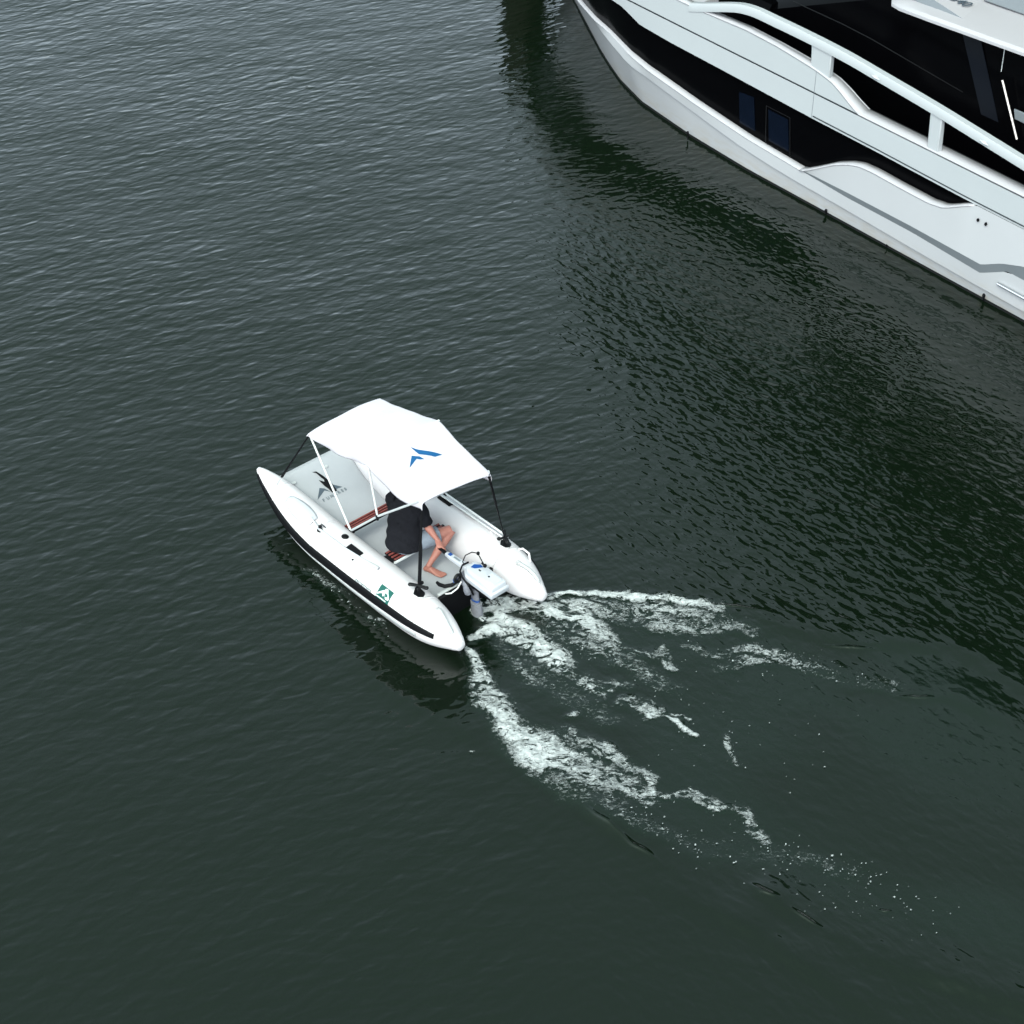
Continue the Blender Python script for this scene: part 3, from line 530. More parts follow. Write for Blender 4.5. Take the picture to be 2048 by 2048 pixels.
# small fittings along the hull
for x, z, r in ((4.96, .12, .028), (2.1, .08, .028), (-.76, .10, .03), (.95, .06, .016)):
    mb = MB(); mb.ball((x, .06, z), r, 10, 6, (.8, .7, 1.1)); mb.tube([(x, .05, z), (x + .005, .045, .02)], r * .4, 6); mb.build('hull_fitting', M['black'], yacht)
for x in (-.53, -.66):
    mb = MB(); mb.tube([(x, .148, 1.165), (x, .162, 1.165)], .018, 10, flat=1.4); mb.build('drain_hole', M['black'], yacht)
mb = MB(); mb.tube([(-1.0, .15, .44), (-6, .15, .40)], .022, 8); mb.build('rub_rail', M['steel'], yacht)
# bow railing beyond the handrail
mb = MB()
for x in (5.35, 6.6, 7.9, 9.2, 10.4):
    y = float(np.interp(x, [r[0] for r in H0], [r[1] for r in H0])) - .25
    mb.tube([(x, y, 2.0), (x, y, 2.62)], .014, 8); mb.tube([(x, 2 * CL - y, 2.0), (x, 2 * CL - y, 2.62)], .014, 8)
P_ = [(x, float(np.interp(x, [r[0] for r in H0], [r[1] for r in H0])) - .25, 2.62) for x in np.linspace(5.35, 11.6, 24)]
mb.tube(P_, .016, 8); mb.tube(mirror(P_), .016, 8); mb.build('bow_railing', M['steel'], yacht)
# ------------------------------------------------------------------ inflatable boat (x forward, y port, z up)
BO = Vector((-.4597, 15.1526, 0)); BH = R(131.8)
boat = empty('inflatable_boat', BO, BH, 'small white inflatable catamaran dinghy with a white sun canopy, motoring away from its wake', 'dinghy')
TB = [(-.558, .577, .185, .02), (-.548, .577, .187, .048), (-.50, .577, .192, .078), (-.42, .579, .20, .118), (-.3, .584, .207, .168), (-.12, .592, .215, .218), (.06, .598, .22, .240), (.3, .60, .22, .249), (1.4, .60, .22, .247), (1.75, .60, .235, .243), (2.1, .596, .28, .225), (2.4, .59, .345, .185), (2.62, .588, .41, .138), (2.78, .588, .450, .092), (2.88, .590, .482, .055), (2.93, .592, .498, .03), (2.945, .592, .502, .01)]
TX = np.array([r[0] for r in TB])
def tp(x): return [float(smooth_interp(TB, x, k)[0]) for k in (1, 2, 3)]
def on_tube(x, ang, off=0.0, side=1):
    y, z, r = tp(x); return Vector((x, side * (y + (r + off) * math.cos(R(ang))), z + (r + off) * math.sin(R(ang))))
def tube_nrm(x, ang, side=1): return Vector((0, side * math.cos(R(ang)), math.sin(R(ang))))
def patch(mb, x0_, x1_, a0, a1, off, nx_=24, na=5, side=1, f=None):
    rows = []
    for i in range(nx_ + 1):
        x = x0_ + (x1_ - x0_) * i / nx_
        A0, A1 = (a0, a1) if f is None else f(x)
        rows.append([on_tube(x, A0 + (A1 - A0) * j / na, off, side) for j in range(na + 1)])
    n = na + 1; vs = [p for r in rows for p in r]
    mb.add(vs, [(i * n + j, i * n + j + 1, (i + 1) * n + j + 1, (i + 1) * n + j) for i in range(nx_) for j in range(na)]); return mb
xs_t = sorted(set(list(np.linspace(-.5, 2.88, 64)) + list(TX)))
for side in (1, -1):
    mb = MB(); mb.rings([[on_tube(x, a, 0, side) for a in np.linspace(0, 360, 41)[:-1]] for x in xs_t])
    tb = mb.build('side_tube', M['pvc'], boat, smooth=60)
    mb = MB(); patch(mb, -.31, 2.87, -8, 16, .014, 70, 4, side, lambda x: (float(np.interp(x, [-.3, 0, .8, 1.7, 2.9], [10, 7, 0, -9, -16])), float(np.interp(x, [-.3, 0, .8, 1.7, 2.9], [27, 25, 22, 17, 22]))))
    mb.build('rub_strake', M['black'], tb, solid=.022, soff=-1)
    mb = MB(); patch(mb, -.1, 2.5, -36, -20, .008, 60, 3, side, lambda x: (float(np.interp(x, [-.1, .8, 1.7, 2.6], [-14, -20, -28, -38])), float(np.interp(x, [-.1, .8, 1.7, 2.6], [2, -6, -15, -24])))); mb.build('spray_rail', M['pvc_grey'], tb, solid=.014)
    mb = MB(); mb.rings([[on_tube(x, a, .003, side) for a in np.linspace(0, 360, 33)[:-1]] for x in (-.556, -.546, -.50, -.475)]); mb.build('cone_cap', M['pvc'], tb)
    # seam tapes across the tube
    for sx in (.02, 1.66, 2.45):
        mb = MB(); patch(mb, sx, sx + .03, -30, 170, .0025, 2, 30, side); mb.build('seam_tape', M['pvc'], tb, solid=.002)
    # grab handle on the stern cone
    mb = MB(); pts = [on_tube(x, a, o, side) for x, a, o in ((-.17, 100, .0), (-.185, 99, .022), (-.23, 96, .034), (-.30, 90, .038), (-.37, 84, .034), (-.415, 80, .022), (-.43, 78, .0))]
    mb.tube(pts, [.026, .024, .021, .02, .021, .024, .026], 10); mb.build('grab_handle', M['pvc_grey'], tb)
    mb = MB(); patch(mb, -.47, -.13, 74, 104, .003, 8, 6, side, lambda x: (float(np.interp(x, [-.47, -.13], [66, 90])), float(np.interp(x, [-.47, -.13], [90, 110])))); mb.build('handle_base', M['pvc'], tb, solid=.003)
    # black oval fittings and carrying handle
    for x, a in ((1.377, 96),):
        mb = MB(); c = on_tube(x, a, 0, side); mb.ball(c, .04, 14, 6, (1.15, 1.0, .45)); mb.build('valve', M['black'], tb)
    mb = MB(); patch(mb, 1.02, 1.23, 72, 90, .016, 10, 4, side); mb.build('carry_handle', M['black'], tb, solid=.026, bevel=.008)
    for x, a in ((.90, 64), (2.08, 60), (.38, 78)):
        mb = MB(); c = on_tube(x, a, 0, side); n = tube_nrm(x, a, side); mb.tube([c, c + n * .008], .028, 16); mb.tube([c + n * .008, c + n * .012], .014, 12); mb.build('patch_ring', M['pvc'], tb)
    # folding canopy mount near the stern
    b = on_tube(.135, 98 if side > 0 else 80, 0, side); mt = MB(); mt.poly([b + Vector((dx, dy, -.012)) for dx, dy in ((.07, 0), (.025, .055), (-.045, .045), (-.075, 0), (-.045, -.045), (.025, -.055))], .022, (0, 0, 1))
    mt.tube([b, b + Vector((0, 0, .10))], .016, 8)
    mount = mt.build('canopy_mount', M['blackplastic'], boat)
    mb = MB(); mb.tube([b + Vector((.075, .045 * side, .10)), b + Vector((0, 0, .105)), b + Vector((-.075, -.035 * side, .10))], [.02, .016, .02], 8)
    mb.tube([b + Vector((.02, -.06 * side, .09)), b + Vector((-.01, .05 * side, .10))], .013, 8)
    for d in ((.08, .05 * side, .10), (-.08, -.04 * side, .10), (.03, -.065 * side, .088)): mb.ball(b + Vector(d), .024, 10, 6, (1, 1, .8))
    mb.build('clamp_knob', M['blackplastic'], mount)
# starboard extra: side carry strap aft of the mount
mb = MB(); mb.tube([on_tube(.0, 62, 0, -1), on_tube(-.03, 56, .035, -1), on_tube(-.12, 52, .045, -1), on_tube(-.2, 55, .0, -1)], .012, 8); mb.build('side_strap', M['pvc'], boat)
# decals on the port tube
pt = [c for c in boat.children if c.name.startswith('side_tube')][0]
SA = lambda s, t: (.533 - .197 * s, 57 - 35.5 * t)          # s along the boat aft, t down the side
mb = MB(); patch(mb, .533, .336, 22, 57.5, .0022, 10, 8, 1); dec = mb.build('decal', M['green'], pt)
def tube_poly(pts, off=.004, par=None, m=None, name='decal_mark'):
    mb = MB(); mb.add([on_tube(*SA(s, t), off) for s, t in pts], [tuple(range(len(pts)))]); return mb.build(name, m or M['whitep'], par or dec, smooth=0)
tube_poly([(.40, .10), (.56, .03), (.72, .25), (.95, .55), (.92, .68), (.70, .70), (.52, .45), (.44, .25)])
tube_poly([(.05, .60), (.22, .40), (.40, .20), (.47, .38), (.54, .58), (.46, .64), (.36, .48), (.22, .56), (.05, .74)])
tube_poly([(.04, .80), (.80, .80), (.80, .88), (.04, .88)])
mb = MB()
def frame(mb, x0_, x1_, a0, a1, wx, wa):
    patch(mb, x0_, x1_, a0, a0 + wa, .003, 8, 1); patch(mb, x0_, x1_, a1 - wa, a1, .003, 8, 1); patch(mb, x0_, x0_ - wx, a0, a1, .003, 1, 3); patch(mb, x1_ + wx, x1_, a0, a1, .003, 1, 3)
frame(mb, .877, .612, 19.5, 28, .007, 1.6); mb.build('name_plate', M['green'], pt)
text_mesh('CONTENDER', .030, lambda u, v, w: on_tube(.866 - u * 1.05, 21.6 + v * 230, .0035 + w), 'lettering', M['green'], pt, bold=.0006) if False else None
mb = MB()
for k in range(9):
    x = .855 - k * .027; patch(mb, x, x - (.015 if k % 3 else .02), 22.0 + (k % 2), 25.6 - (k % 3) * .5, .0035, 1, 1)
mb.build('lettering', M['palegrey'], pt)

# floor mat rising to the bow
def fz(x): return .14 + .29 * max(0.0, (x - 1.7) / 1.02) ** 1.6
mb = MB(); rows = []
for x in np.linspace(.03, 2.74, 60):
    z = fz(x); hw = .43 if x < 2.3 else .43 + .06 * (x - 2.3) / .44
    rows.append([(x, y, z + .0 * y) for y in np.linspace(-hw, hw, 15)])
n = 15; mb.add([p_ for r in rows for p_ in r], [(i * n + j, i * n + j + 1, (i + 1) * n + j + 1, (i + 1) * n + j) for i in range(len(rows) - 1) for j in range(n - 1)])
for r in (rows[0], rows[-1]): pass
floor = mb.build('deck_mat', M['floor'], boat)
for pl_ in floor.data.polygons:
    if pl_.normal.z < 0: pl_.flip()
floor.data.update(); q_ = floor.modifiers.new('s', 'SOLIDIFY'); q_.thickness = .09; q_.offset = -1
for s in (1, -1):
    mb = MB(); mb.tube([(x, s * .395, fz(x) + .012) for x in np.linspace(.05, 2.1, 40)], .012, 8); mb.build('deck_piping', M['pvc'], boat)
mb = MB(); mb.tube([(2.735, y, fz(2.735) - .035) for y in np.linspace(-.47, .47, 12)], .028, 12, flat=1.0); mb.build('bow_edge', M['pvc_grey'], boat)
def floor_poly(pts, m, name, off=.004):
    mb = MB(); mb.add([(x, y, fz(x) + off) for x, y in pts], [tuple(range(len(pts)))])
    o = mb.build(name, m, floor, smooth=0); return o
def dense(pts, k=6):
    out = []
    for a, b in zip(pts, pts[1:] + pts[:1]): out += [tuple(np.array(a) + (np.array(b) - np.array(a)) * i / k) for i in range(k)]
    return out
def floor_shape(pts, m, name, off):
    me = bpy.data.meshes.new(name); bm = bmesh.new(); vs = [bm.verts.new((x, y, 0)) for x, y in dense(pts)]; f = bm.faces.new(vs)
    bmesh.ops.triangulate(bm, faces=[f]); 
    bmesh.ops.subdivide_edges(bm, edges=[e for e in bm.edges if e.calc_length() > .05], cuts=2); bmesh.ops.triangulate(bm, faces=bm.faces)
    for v in bm.verts: v.co.z = fz(v.co.x) + off
    bmesh.ops.recalc_face_normals(bm, faces=bm.faces); bm.to_mesh(me); bm.free()
    me.materials.append(m); o = bpy.data.objects.new(name, me); C.objects.link(o); o.parent = floor; return o
floor_shape([(2.455, .012), (2.375, -.010), (2.292, -.089), (2.303, -.005), (2.36, .03)], M['greytxt'], 'emblem', .004)
floor_shape([(2.408, .148), (2.377, .103), (2.306, .070), (2.353, .120), (2.29, .268)], M['greytxt'], 'emblem', .004)
floor_shape([(2.605, .093), (2.593, .047), (2.51, .012), (2.439, -.002), (2.387, -.012), (2.279, -.002), (2.284, .064), (2.349, .069), (2.392, .083), (2.491, .092), (2.444, .05), (2.467, .036), (2.505, .048), (2.577, .062)], M['black'], 'emblem', .009)
for ch, y in zip('FUNARES', (.222, .168, .116, .064, .010, -.040, -.085)):
    text_mesh(ch, .052, lambda u, v, w, y=y: Vector((2.235 + v, y - u, fz(2.235 + v) + .005 + w)), 'lettering', M['palegrey'], floor, bold=.0012)
for y in (.40, -.1):
    mb = MB(); mb.tube([(2.60, y * .9, fz(2.6) + .002), (2.60, y * .9, fz(2.6) + .006)], .03, 16); mb.build('deck_ring', M['pvc_grey'], floor)

# benches of red-brown slats
for x0_, x1_ in ((1.455, 1.60), (.755, .95)):
    xm = (x0_ + x1_) / 2
    mb = MB(); bw = .84 if x0_ > 1 else .75; mb.box((xm, 0, .385), (x1_ - x0_, bw, .018)); bench = mb.build('bench', M['black'], boat, bevel=.004)
    ns = 4; w = (x1_ - x0_) / ns
    for k in range(ns):
        mb = MB(); mb.box((x0_ + w * (k + .5), 0, .403), (w * .46, bw - .005, .014)); mb.build('slat', M['wood'], bench, bevel=.003)
    for s in (1, -1):
        mb = MB(); mb.box((xm, s * .40, .37), (.12, .05, .03)); mb.build('bench_bracket', M['blackplastic'], bench)
    if x0_ < 1: mb = MB(); mb.box((x0_ - .010, 0, .392), (.018, .80, .022)); mb.build('bench_edge', M['alu'], bench)

# transom between the stern cones, its aft-face shade painted in as black
mb = MB(); mb.box((.045, 0, .13), (.04, .74, .42), bevel := (0, 0, 0)) if False else mb.box((.045, 0, .13), (.04, .74, .42)); tr = mb.build('transom', M['black'], boat, bevel=.006)
mb = MB(); mb.box((.085, 0, .30), (.035, .70, .10)); mb.build('transom_pad', M['pvc_grey'], tr, bevel=.006)

# sun canopy: cloth over three bows
XF, XM, XA = 2.04, .99, .20; ZF, ZM, ZA = 1.47, 1.735, 1.57; HW = .485
def cz(x):
    if x > XM: t = (x - XM) / (XF - XM); z = ZM + (ZF - ZM) * t
    else: t = (XM - x) / (XM - XA); z = ZM + (ZA - ZM) * t
    return z - .006 * math.sin(math.pi * t)
def tw(x, y): t = min(1, max(0, (XM - x) / (XM - XA))); return .06 * t * y / HW
def wr(x, y): return .006 * math.sin(9 * x + 5 * y) * math.sin(7 * y - 3 * x) + .003 * math.sin(23 * x + 11 * y)
mb = MB(); rows = []; xc = [XA - .025] + list(np.linspace(XA, XF, 56)) + [XF + .03]
def hem(x):
    if x > XM: t = (x - XM) / (XF - XM)
    else: t = (XM - x) / (XM - XA)
    return (.03 + .075 * math.sin(math.pi * min(1, t * .9 + .08)) ** .8 + .045 * (1 - t)) if x > XM else (.07 + .15 * math.sin(math.pi * min(1, t * .85 + .05)) ** .8 + .02 * (1 - t))
for x in xc:
    xx = min(max(x, XA), XF); z = cz(xx); ends = (x < XA or x > XF); d = hem(xx); row = []
    tt = (xx - XM) / (XF - XM) if xx > XM else (XM - xx) / (XM - XA)
    w = HW - .010 * math.sin(math.pi * tt)
    for v in np.linspace(-1, 1, 33):
        y = w * v; row.append((x, y * (1 - .09 * (1 - min(1, (xx - XA) / .7)) * (y > 0)), z - .02 * abs(v) ** 3 + wr(xx, y) * (1 - ends) + tw(xx, y) - (.045 if ends else 0) + .012 * (1 - v * v)))
    kp = 1 - .09 * (1 - min(1, (xx - XA) / .7)); zt = tw(xx, w)
    fp = [(x, w + .012 + .004 * math.sin(xx * 17), z - .02 - d * .4 - (.03 if ends else 0)), (x, w + .006 + .009 * math.sin(xx * 13 + 1), z - .02 - d - (.03 if ends else 0))]
    fs_ = [(a, -b, c - zt) for a, b, c in fp]; fp = [(a, b * kp, c + zt) for a, b, c in fp]
    rows.append([fs_[1], fs_[0]] + row + fp)
n = len(rows[0]); mb.add([p_ for r in rows for p_ in r], [(i * n + j, i * n + j + 1, (i + 1) * n + j + 1, (i + 1) * n + j) for i in range(len(rows) - 1) for j in range(n - 1)])
canopy = mb.build('canopy', M['canvas'], boat, smooth=70, solid=.004)
sb = canopy.modifiers.new('ss', 'SUBSURF'); sb.levels = 1; sb.render_levels = 1
def canopy_shape(pts, name='emblem'):
    me = bpy.data.meshes.new(name); bm = bmesh.new(); vs = [bm.verts.new((x, y, 0)) for x, y in dense(pts)]; f = bm.faces.new(vs)
    bmesh.ops.triangulate(bm, faces=[f]); bmesh.ops.subdivide_edges(bm, edges=[e for e in bm.edges if e.calc_length() > .04], cuts=3); bmesh.ops.triangulate(bm, faces=bm.faces)
    for v in bm.verts:
        vv = v.co.y / HW; v.co.z = tw(v.co.x, v.co.y) + cz(v.co.x) - .02 * abs(vv) ** 3 + wr(v.co.x, v.co.y) + .012 * (1 - vv * vv) + .006
    bmesh.ops.recalc_face_normals(bm, faces=bm.faces); bm.to_mesh(me); bm.free(); me.materials.append(M['blue'])
    o = bpy.data.objects.new(name, me); C.objects.link(o); o.parent = canopy; return o
canopy_shape([(.841, .047), (.789, .014), (.588, -.173), (.596, -.079), (.717, .035)])
canopy_shape([(.741, .113), (.687, .051), (.62, .04), (.655, .084), (.679, .098), (.614, .246)])
# poles and straps
for s in (1, -1):
    base = Vector((1.47, s * .425, .41)); hinge = Vector((.93, s * .455, .955))
    f_top = Vector((XF - .02, s * HW, ZF - .03)); m_top = Vector((XM + .04, s * (HW - .01), ZM - .06)); a_top = Vector((XA + .02, s * HW - (.04 if s > 0 else 0), ZA - .04 + .05 * s))
    mb = MB(); mb.tube([base, f_top], .0115, 8); mb.build('canopy_pole', M['alu'], boat)
    mb = MB(); mb.tube([hinge, m_top], .0115, 8); mb.build('canopy_pole', M['alu'], boat)
    mb = MB(); mb.tube([base, hinge, a_top], .0125, 8); po = mb.build('canopy_pole', M['greyalu'], boat)
    mb = MB(); mb.ball(hinge, .024, 10, 6); mb.tube([hinge + Vector((0, 0, -.05)), hinge + Vector((.01, 0, .03))], .014, 8); mb.build('hinge', M['blackplastic'], po)
    mb = MB(); mb.ball(base + Vector((0, 0, -.01)), .026, 10, 6); mb.tube([base + Vector((0, s * -.01, -.06)), base + Vector((0, 0, .01))], .018, 8); mb.build('pole_foot', M['blackplastic'], po)
    fb = on_tube(2.53, 75, 0, s)
    mb = MB(); k = fb.lerp(f_top, .16); mb.tube([fb.lerp(f_top, .16), fb.lerp(f_top, .45), f_top], [.019, .014, .010], 8, flat=.8); mb.build('canopy_strap', M['black'], boat)
    mb = MB(); mb.tube([fb, fb.lerp(f_top, .17)], .0045, 6); mb.tube([fb + Vector((.03, 0, -.01)), fb, fb + Vector((-.03, 0, -.01))], .008, 6); mb.build('strap_hook', M['pvc_grey'], boat)
    ab = on_tube(.135, 98 if s > 0 else 80, .02, s); at_ = Vector((XA + .0, s * (HW - .02) - (.04 if s > 0 else 0), ZA - .05 + .05 * s))
    mb = MB()
    if s > 0: mb.tube([ab + Vector((0, 0, -.01)), ab.lerp(at_, .5), ab.lerp(at_, .56), at_], [.022, .021, .013, .011], 8, flat=.6)
    else: mb.tube([ab, ab.lerp(at_, .4), ab.lerp(at_, .62), at_], [.011, .012, .022, .022], 8, flat=.6)
    mb.build('canopy_strap', M['black'], boat)
mb = MB(); mb.tube([(XF - .02, -HW, ZF - .03), (XF - .02, HW, ZF - .03)], .0115, 8); mb.build('canopy_bow', M['alu'], boat)
mb = MB(); mb.tube([(XM + .02, -HW, ZM - .03), (XM + .02, HW, ZM - .03)], .0115, 8); mb.build('canopy_bow', M['alu'], boat)
mb = MB(); mb.tube([(XA + .01, -HW, ZA - .10), (XA + .01, HW - .04, ZA + .0)], .0125, 8); ab_ = mb.build('canopy_bow', M['greyalu'], boat)
mb = MB(); mb.tube([(1.22, -.70, .49), (.16, -.70, .51)], .012, 8); mb.build('stay_pole', M['alu'], boat)
mb = MB(); mb.tube([(1.20, -.635, .50), (.20, -.66, .50)], .009, 8); mb.build('stay_pole', M['alu'], boat)
for x_ in (1.20, .18):
    mb = MB(); mb.ball((x_, -.68, .47), .026, 10, 6); mb.tube([(x_, -.66, .42), (x_, -.69, .50)], .016, 8); mb.build('stay_foot', M['blackplastic'], boat)

# paddles stowed on the tubes
def paddle(side, label, xb, blade):
    e = empty('paddle', BO, BH, label, 'paddle', 'paddles stowed on the side tubes')
    pth = [on_tube(x, a, .022, side) for x, a in ([(1.85, 74), (1.66, 66), (1.2, 69), (.95, 74), (.70, 80)] if side > 0 else [(1.85, 74), (1.5, 80), (.95, 76), (.66, 76)])]
    mb = MB(); mb.tube(pth, .014, 10); mb.build('shaft', M['motor'], e)
    mb = MB(); mb.tube([pth[-2].lerp(pth[-1], .45), pth[-1]], .019, 10); mb.build('grip', M['pvc_grey'], e)
    rows = []
    for i in range(15):
        t = i / 14; x = 1.80 + .47 * t; w = (9 + 16 * math.sin(math.pi * min(1, t * .95 + .03)) ** .6); cen = 72 - 3 * t
        rows.append([on_tube(x, cen + w * (j / 4 - 1), .014 + .012 * (1 - abs(j / 4 - 1)) , side) for j in range(9)])
    mb = MB(); n = 9; mb.add([p_ for r in rows for p_ in r], [(i * n + j, i * n + j + 1, (i + 1) * n + j + 1, (i + 1) * n + j) for i in range(14) for j in range(n - 1)])
    mb.build('blade', M['motor'], e, solid=.012, smooth=60)
    for x_, a_ in (((1.66, 66), (1.05, 60)) if side > 0 else ((1.3, 84),)):
        c = on_tube(x_, a_, .0, side); big = x_ > 1.2
        mb = MB(); mb.ball(c, .036 if big else .014, 12, 6, (1, 1, .7)); 
        if big: mb.tube([c, on_tube(x_, a_ + 6, .05, side)], .02, 8); mb.tube([on_tube(x_ - .05, a_ + 12, .03, side), on_tube(x_ + .03, a_ + 12, .03, side)], .006, 6)
        mb.build('oar_clip', M['blackplastic'], boat)
paddle(1, 'white paddle lying along the outer side tube nearest the camera', 0, 0)
paddle(-1, 'white paddle stowed on the far side tube, mostly under the canopy', 0, 0)

# ------------------------------------------------------------------ electric outboard
mo = empty('outboard_motor', BO, BH, 'white electric outboard motor with blue badges clamped between the stern cones', 'outboard motor')
def mot(name, m, fn, parent=mo, **k): mb = MB(); fn(mb); return mb.build(name, m, parent, **k)
hz0, hz1 = .485, .60; my = -.035
def head(mb):
    pl = lambda g, z: [(-.47 + g, my - .125 + g, z), (-.47 + g, my + .125 - g, z), (-.06, my + .125 - g, z), (.035 - g, my + .065 - g * .5, z), (.035 - g, my - .065 + g * .5, z), (-.06, my - .125 + g, z)]
    mb.rings([pl(.035, hz0 - .03), pl(.0, hz0 + .0), pl(0, hz0 + .055), pl(.018, hz0 + .06), pl(.022, hz1), pl(.035, hz1 + .01)])
shell = mot('battery_case', M['motor'], head, bevel=.022, smooth=50)
mot('latch_recess', M['motor'], lambda mb: mb.poly([(-.26, my - .07, hz1 + .0115), (-.26, my + .05, hz1 + .0115), (-.42, my + .05, hz1 + .0115), (-.42, my - .07, hz1 + .0115)], .006, (0, 0, 1)), shell, bevel=.01)
mot('latch', M['motorgrey'], lambda mb: mb.poly([(-.31, my - .05, hz1 + .019), (-.31, my + .02, hz1 + .019), (-.39, my + .02, hz1 + .019), (-.39, my - .05, hz1 + .019)], .003, (0, 0, 1)), shell) if False else None
mot('charge_port', M['black'], lambda mb: mb.tube([(-.29, my + .0, hz1 + .012), (-.29, my, hz1 + .022)], .011, 10), shell)
mot('badge', M['badge'], lambda mb: mb.poly([(-.03, my - .02, hz1 + .0105), (-.04, my + .035, hz1 + .0105), (-.085, my + .02, hz1 + .0105), (-.13, my - .06, hz1 + .0105), (-.08, my - .07, hz1 + .0105)], .002, (0, 0, 1)), shell)
mot('button', M['black'], lambda mb: mb.box((-.145, my + .0, hz1 + .012), (.03, .014, .006)), shell)
mot('safety_key', M['black'], lambda mb: (mb.ball((-.135, my - .08, hz1 + .025), .022, 10, 6), mb.tube([(-.135, my - .08, hz1 + .02), (-.09, my - .075, hz1 + .04)], .01, 8)), shell)
mot('kill_cord', M['black'], lambda mb: mb.tube([(-.12, my - .08, .63), (-.05, -.13, .66), (.03, -.16, .665), (.09, -.13, .66), (.115, -.06, .64), (.09, .0, .60), (.05, .01, .59)], .006, 6))
mot('cord_reel', M['blackplastic'], lambda mb: mb.tube([(.03, -.165, .65), (.03, -.165, .675)], .018, 12))
mot('cable', M['black'], lambda mb: mb.tube([(.055, -.05, .59), (.06, .03, .59), (.03, .09, .56), (-.04, .115, .53), (-.14, .115, .48), (-.15, .08, .38), (-.12, .04, .30)], .010, 8))
mot('rubber_skirt', M['black'], lambda mb: mb.box((-.24, my + .06, hz0 - .035), (.36, .10, .03)), shell)
mot('tiller', M['motor'], lambda mb: mb.rings([[(x, -.018 + s1 * w, z + s2 * h) for s1, s2 in ((-1, -1), (1, -1), (1, 1), (-1, 1))] for x, w, h, z in ((-.02, .038, .03, .545), (.08, .036, .028, .54), (.30, .03, .024, .525), (.375, .024, .02, .52), (.385, .016, .014, .52))]), bevel=.008)
til = mo.children[-1]
mot('tiller_badge', M['badge'], lambda mb: mb.box((.315, -.02, .5505), (.045, .04, .004), (0, 0, 0)), til, bevel=.004)
mot('tiller_display', M['palegrey'], lambda mb: mb.box((.20, -.018, .5595), (.10, .022, .004), (0, 2, 0)), til)
mot('grip', M['black'], lambda mb: mb.tube([(.38, -.018, .52), (.40, -.018, .52), (.52, -.022, .525), (.535, -.022, .525)], [.017, .02, .018, .012], 14))
mot('leg_shaft', M['motorgrey'], lambda mb: mb.rings([[(x + a * .055, y_ + b_ * .032, z) for a, b_ in [(math.cos(t), math.sin(t)) for t in np.linspace(0, 2 * math.pi, 17)[:-1]]] for x, y_, z in ((-.09, .0, .49), (-.10, 0, .3), (-.115, 0, .1), (-.14, 0, -.2), (-.15, 0, -.42))]))
mot('leg_cover', mat('pale_leg_cover', (.15, .15, .17), .5, .4, .15, 30), lambda mb: mb.rings([[(x + a * .075, y_ + b_ * .05, z) for a, b_ in [(math.cos(t), math.sin(t)) for t in np.linspace(0, 2 * math.pi, 17)[:-1]]] for x, y_, z in ((-.118, .0, .17), (-.13, 0, .05), (-.14, 0, -.2))]))
mot('leg_band', M['badge'], lambda mb: mb.rings([[(x + a * .058, b_ * .035, z) for a, b_ in [(math.cos(t), math.sin(t)) for t in np.linspace(0, 2 * math.pi, 17)[:-1]]] for x, z in ((-.108, .215), (-.11, .198))]))
mot('clamp_bracket', M['motorgrey'], lambda mb: (mb.tube([(-.02, .02, .50), (-.05, .075, .44), (-.09, .09, .37), (-.10, .09, .33)], [.03, .042, .045, .035], 12), mb.box((.03, .02, .42), (.12, .12, .10))))
mot('motor_pod', M['black'], lambda mb: mb.tube([(.03, 0, -.36), (-.02, 0, -.36), (-.22, 0, -.36), (-.34, 0, -.36)], [.01, .05, .05, .02], 14))
mot('propeller', M['black'], lambda mb: [mb.poly([(-.35, 0, -.36), (-.36, .10 * math.cos(t) - .03 * math.sin(t), -.36 + .10 * math.sin(t) + .03 * math.cos(t)), (-.34, .10 * math.cos(t) + .03 * math.sin(t), -.36 + .10 * math.sin(t) - .03 * math.cos(t))], .006, (1, 0, 0)) for t in (0, 2.09, 4.19)])
mot('clamp_screw', M['blackplastic'], lambda mb: mb.tube([(.04 + .055 * 0, .115 + .038 * math.cos(t), .47 + .045 * math.sin(t)) for t in np.linspace(0, 6.28, 17)], .018, 8))
mot('tilt_lever', M['black'], lambda mb: mb.tube([(.235, .24, .36), (.19, .245, .36), (.13, .22, .36), (.08, .165, .38), (.055, .11, .41)], [.016, .022, .022, .02, .016], 10))
mot('lever_sleeve', M['badge'], lambda mb: mb.tube([(.085, .135, .405), (.06, .10, .42)], .026, 10))
mot('pull_cord', M['alu'], lambda mb: mb.tube([(.0, .10, .44), (-.02, .17, .40), (.0, .24, .36), (.05, .28, .34)], .008, 8))

# ------------------------------------------------------------------ person
pe = empty('person', BO, BH, 'barefoot person in dark T-shirt and grey shorts sitting under the canopy, holding the tiller', 'person')
def remesh(mb, name, m, parent, vox, sm_it=4, dec=None):
    o = mb.build(name, m, parent, smooth=0)
    r_ = o.modifiers.new('r', 'REMESH'); r_.mode = 'VOXEL'; r_.voxel_size = vox
    s_ = o.modifiers.new('sm', 'SMOOTH'); s_.iterations = sm_it; s_.factor = .5
    dg = bpy.context.evaluated_depsgraph_get(); me2 = bpy.data.meshes.new_from_object(o.evaluated_get(dg)); o.modifiers.clear(); o.data = me2
    me2.shade_smooth(); return o
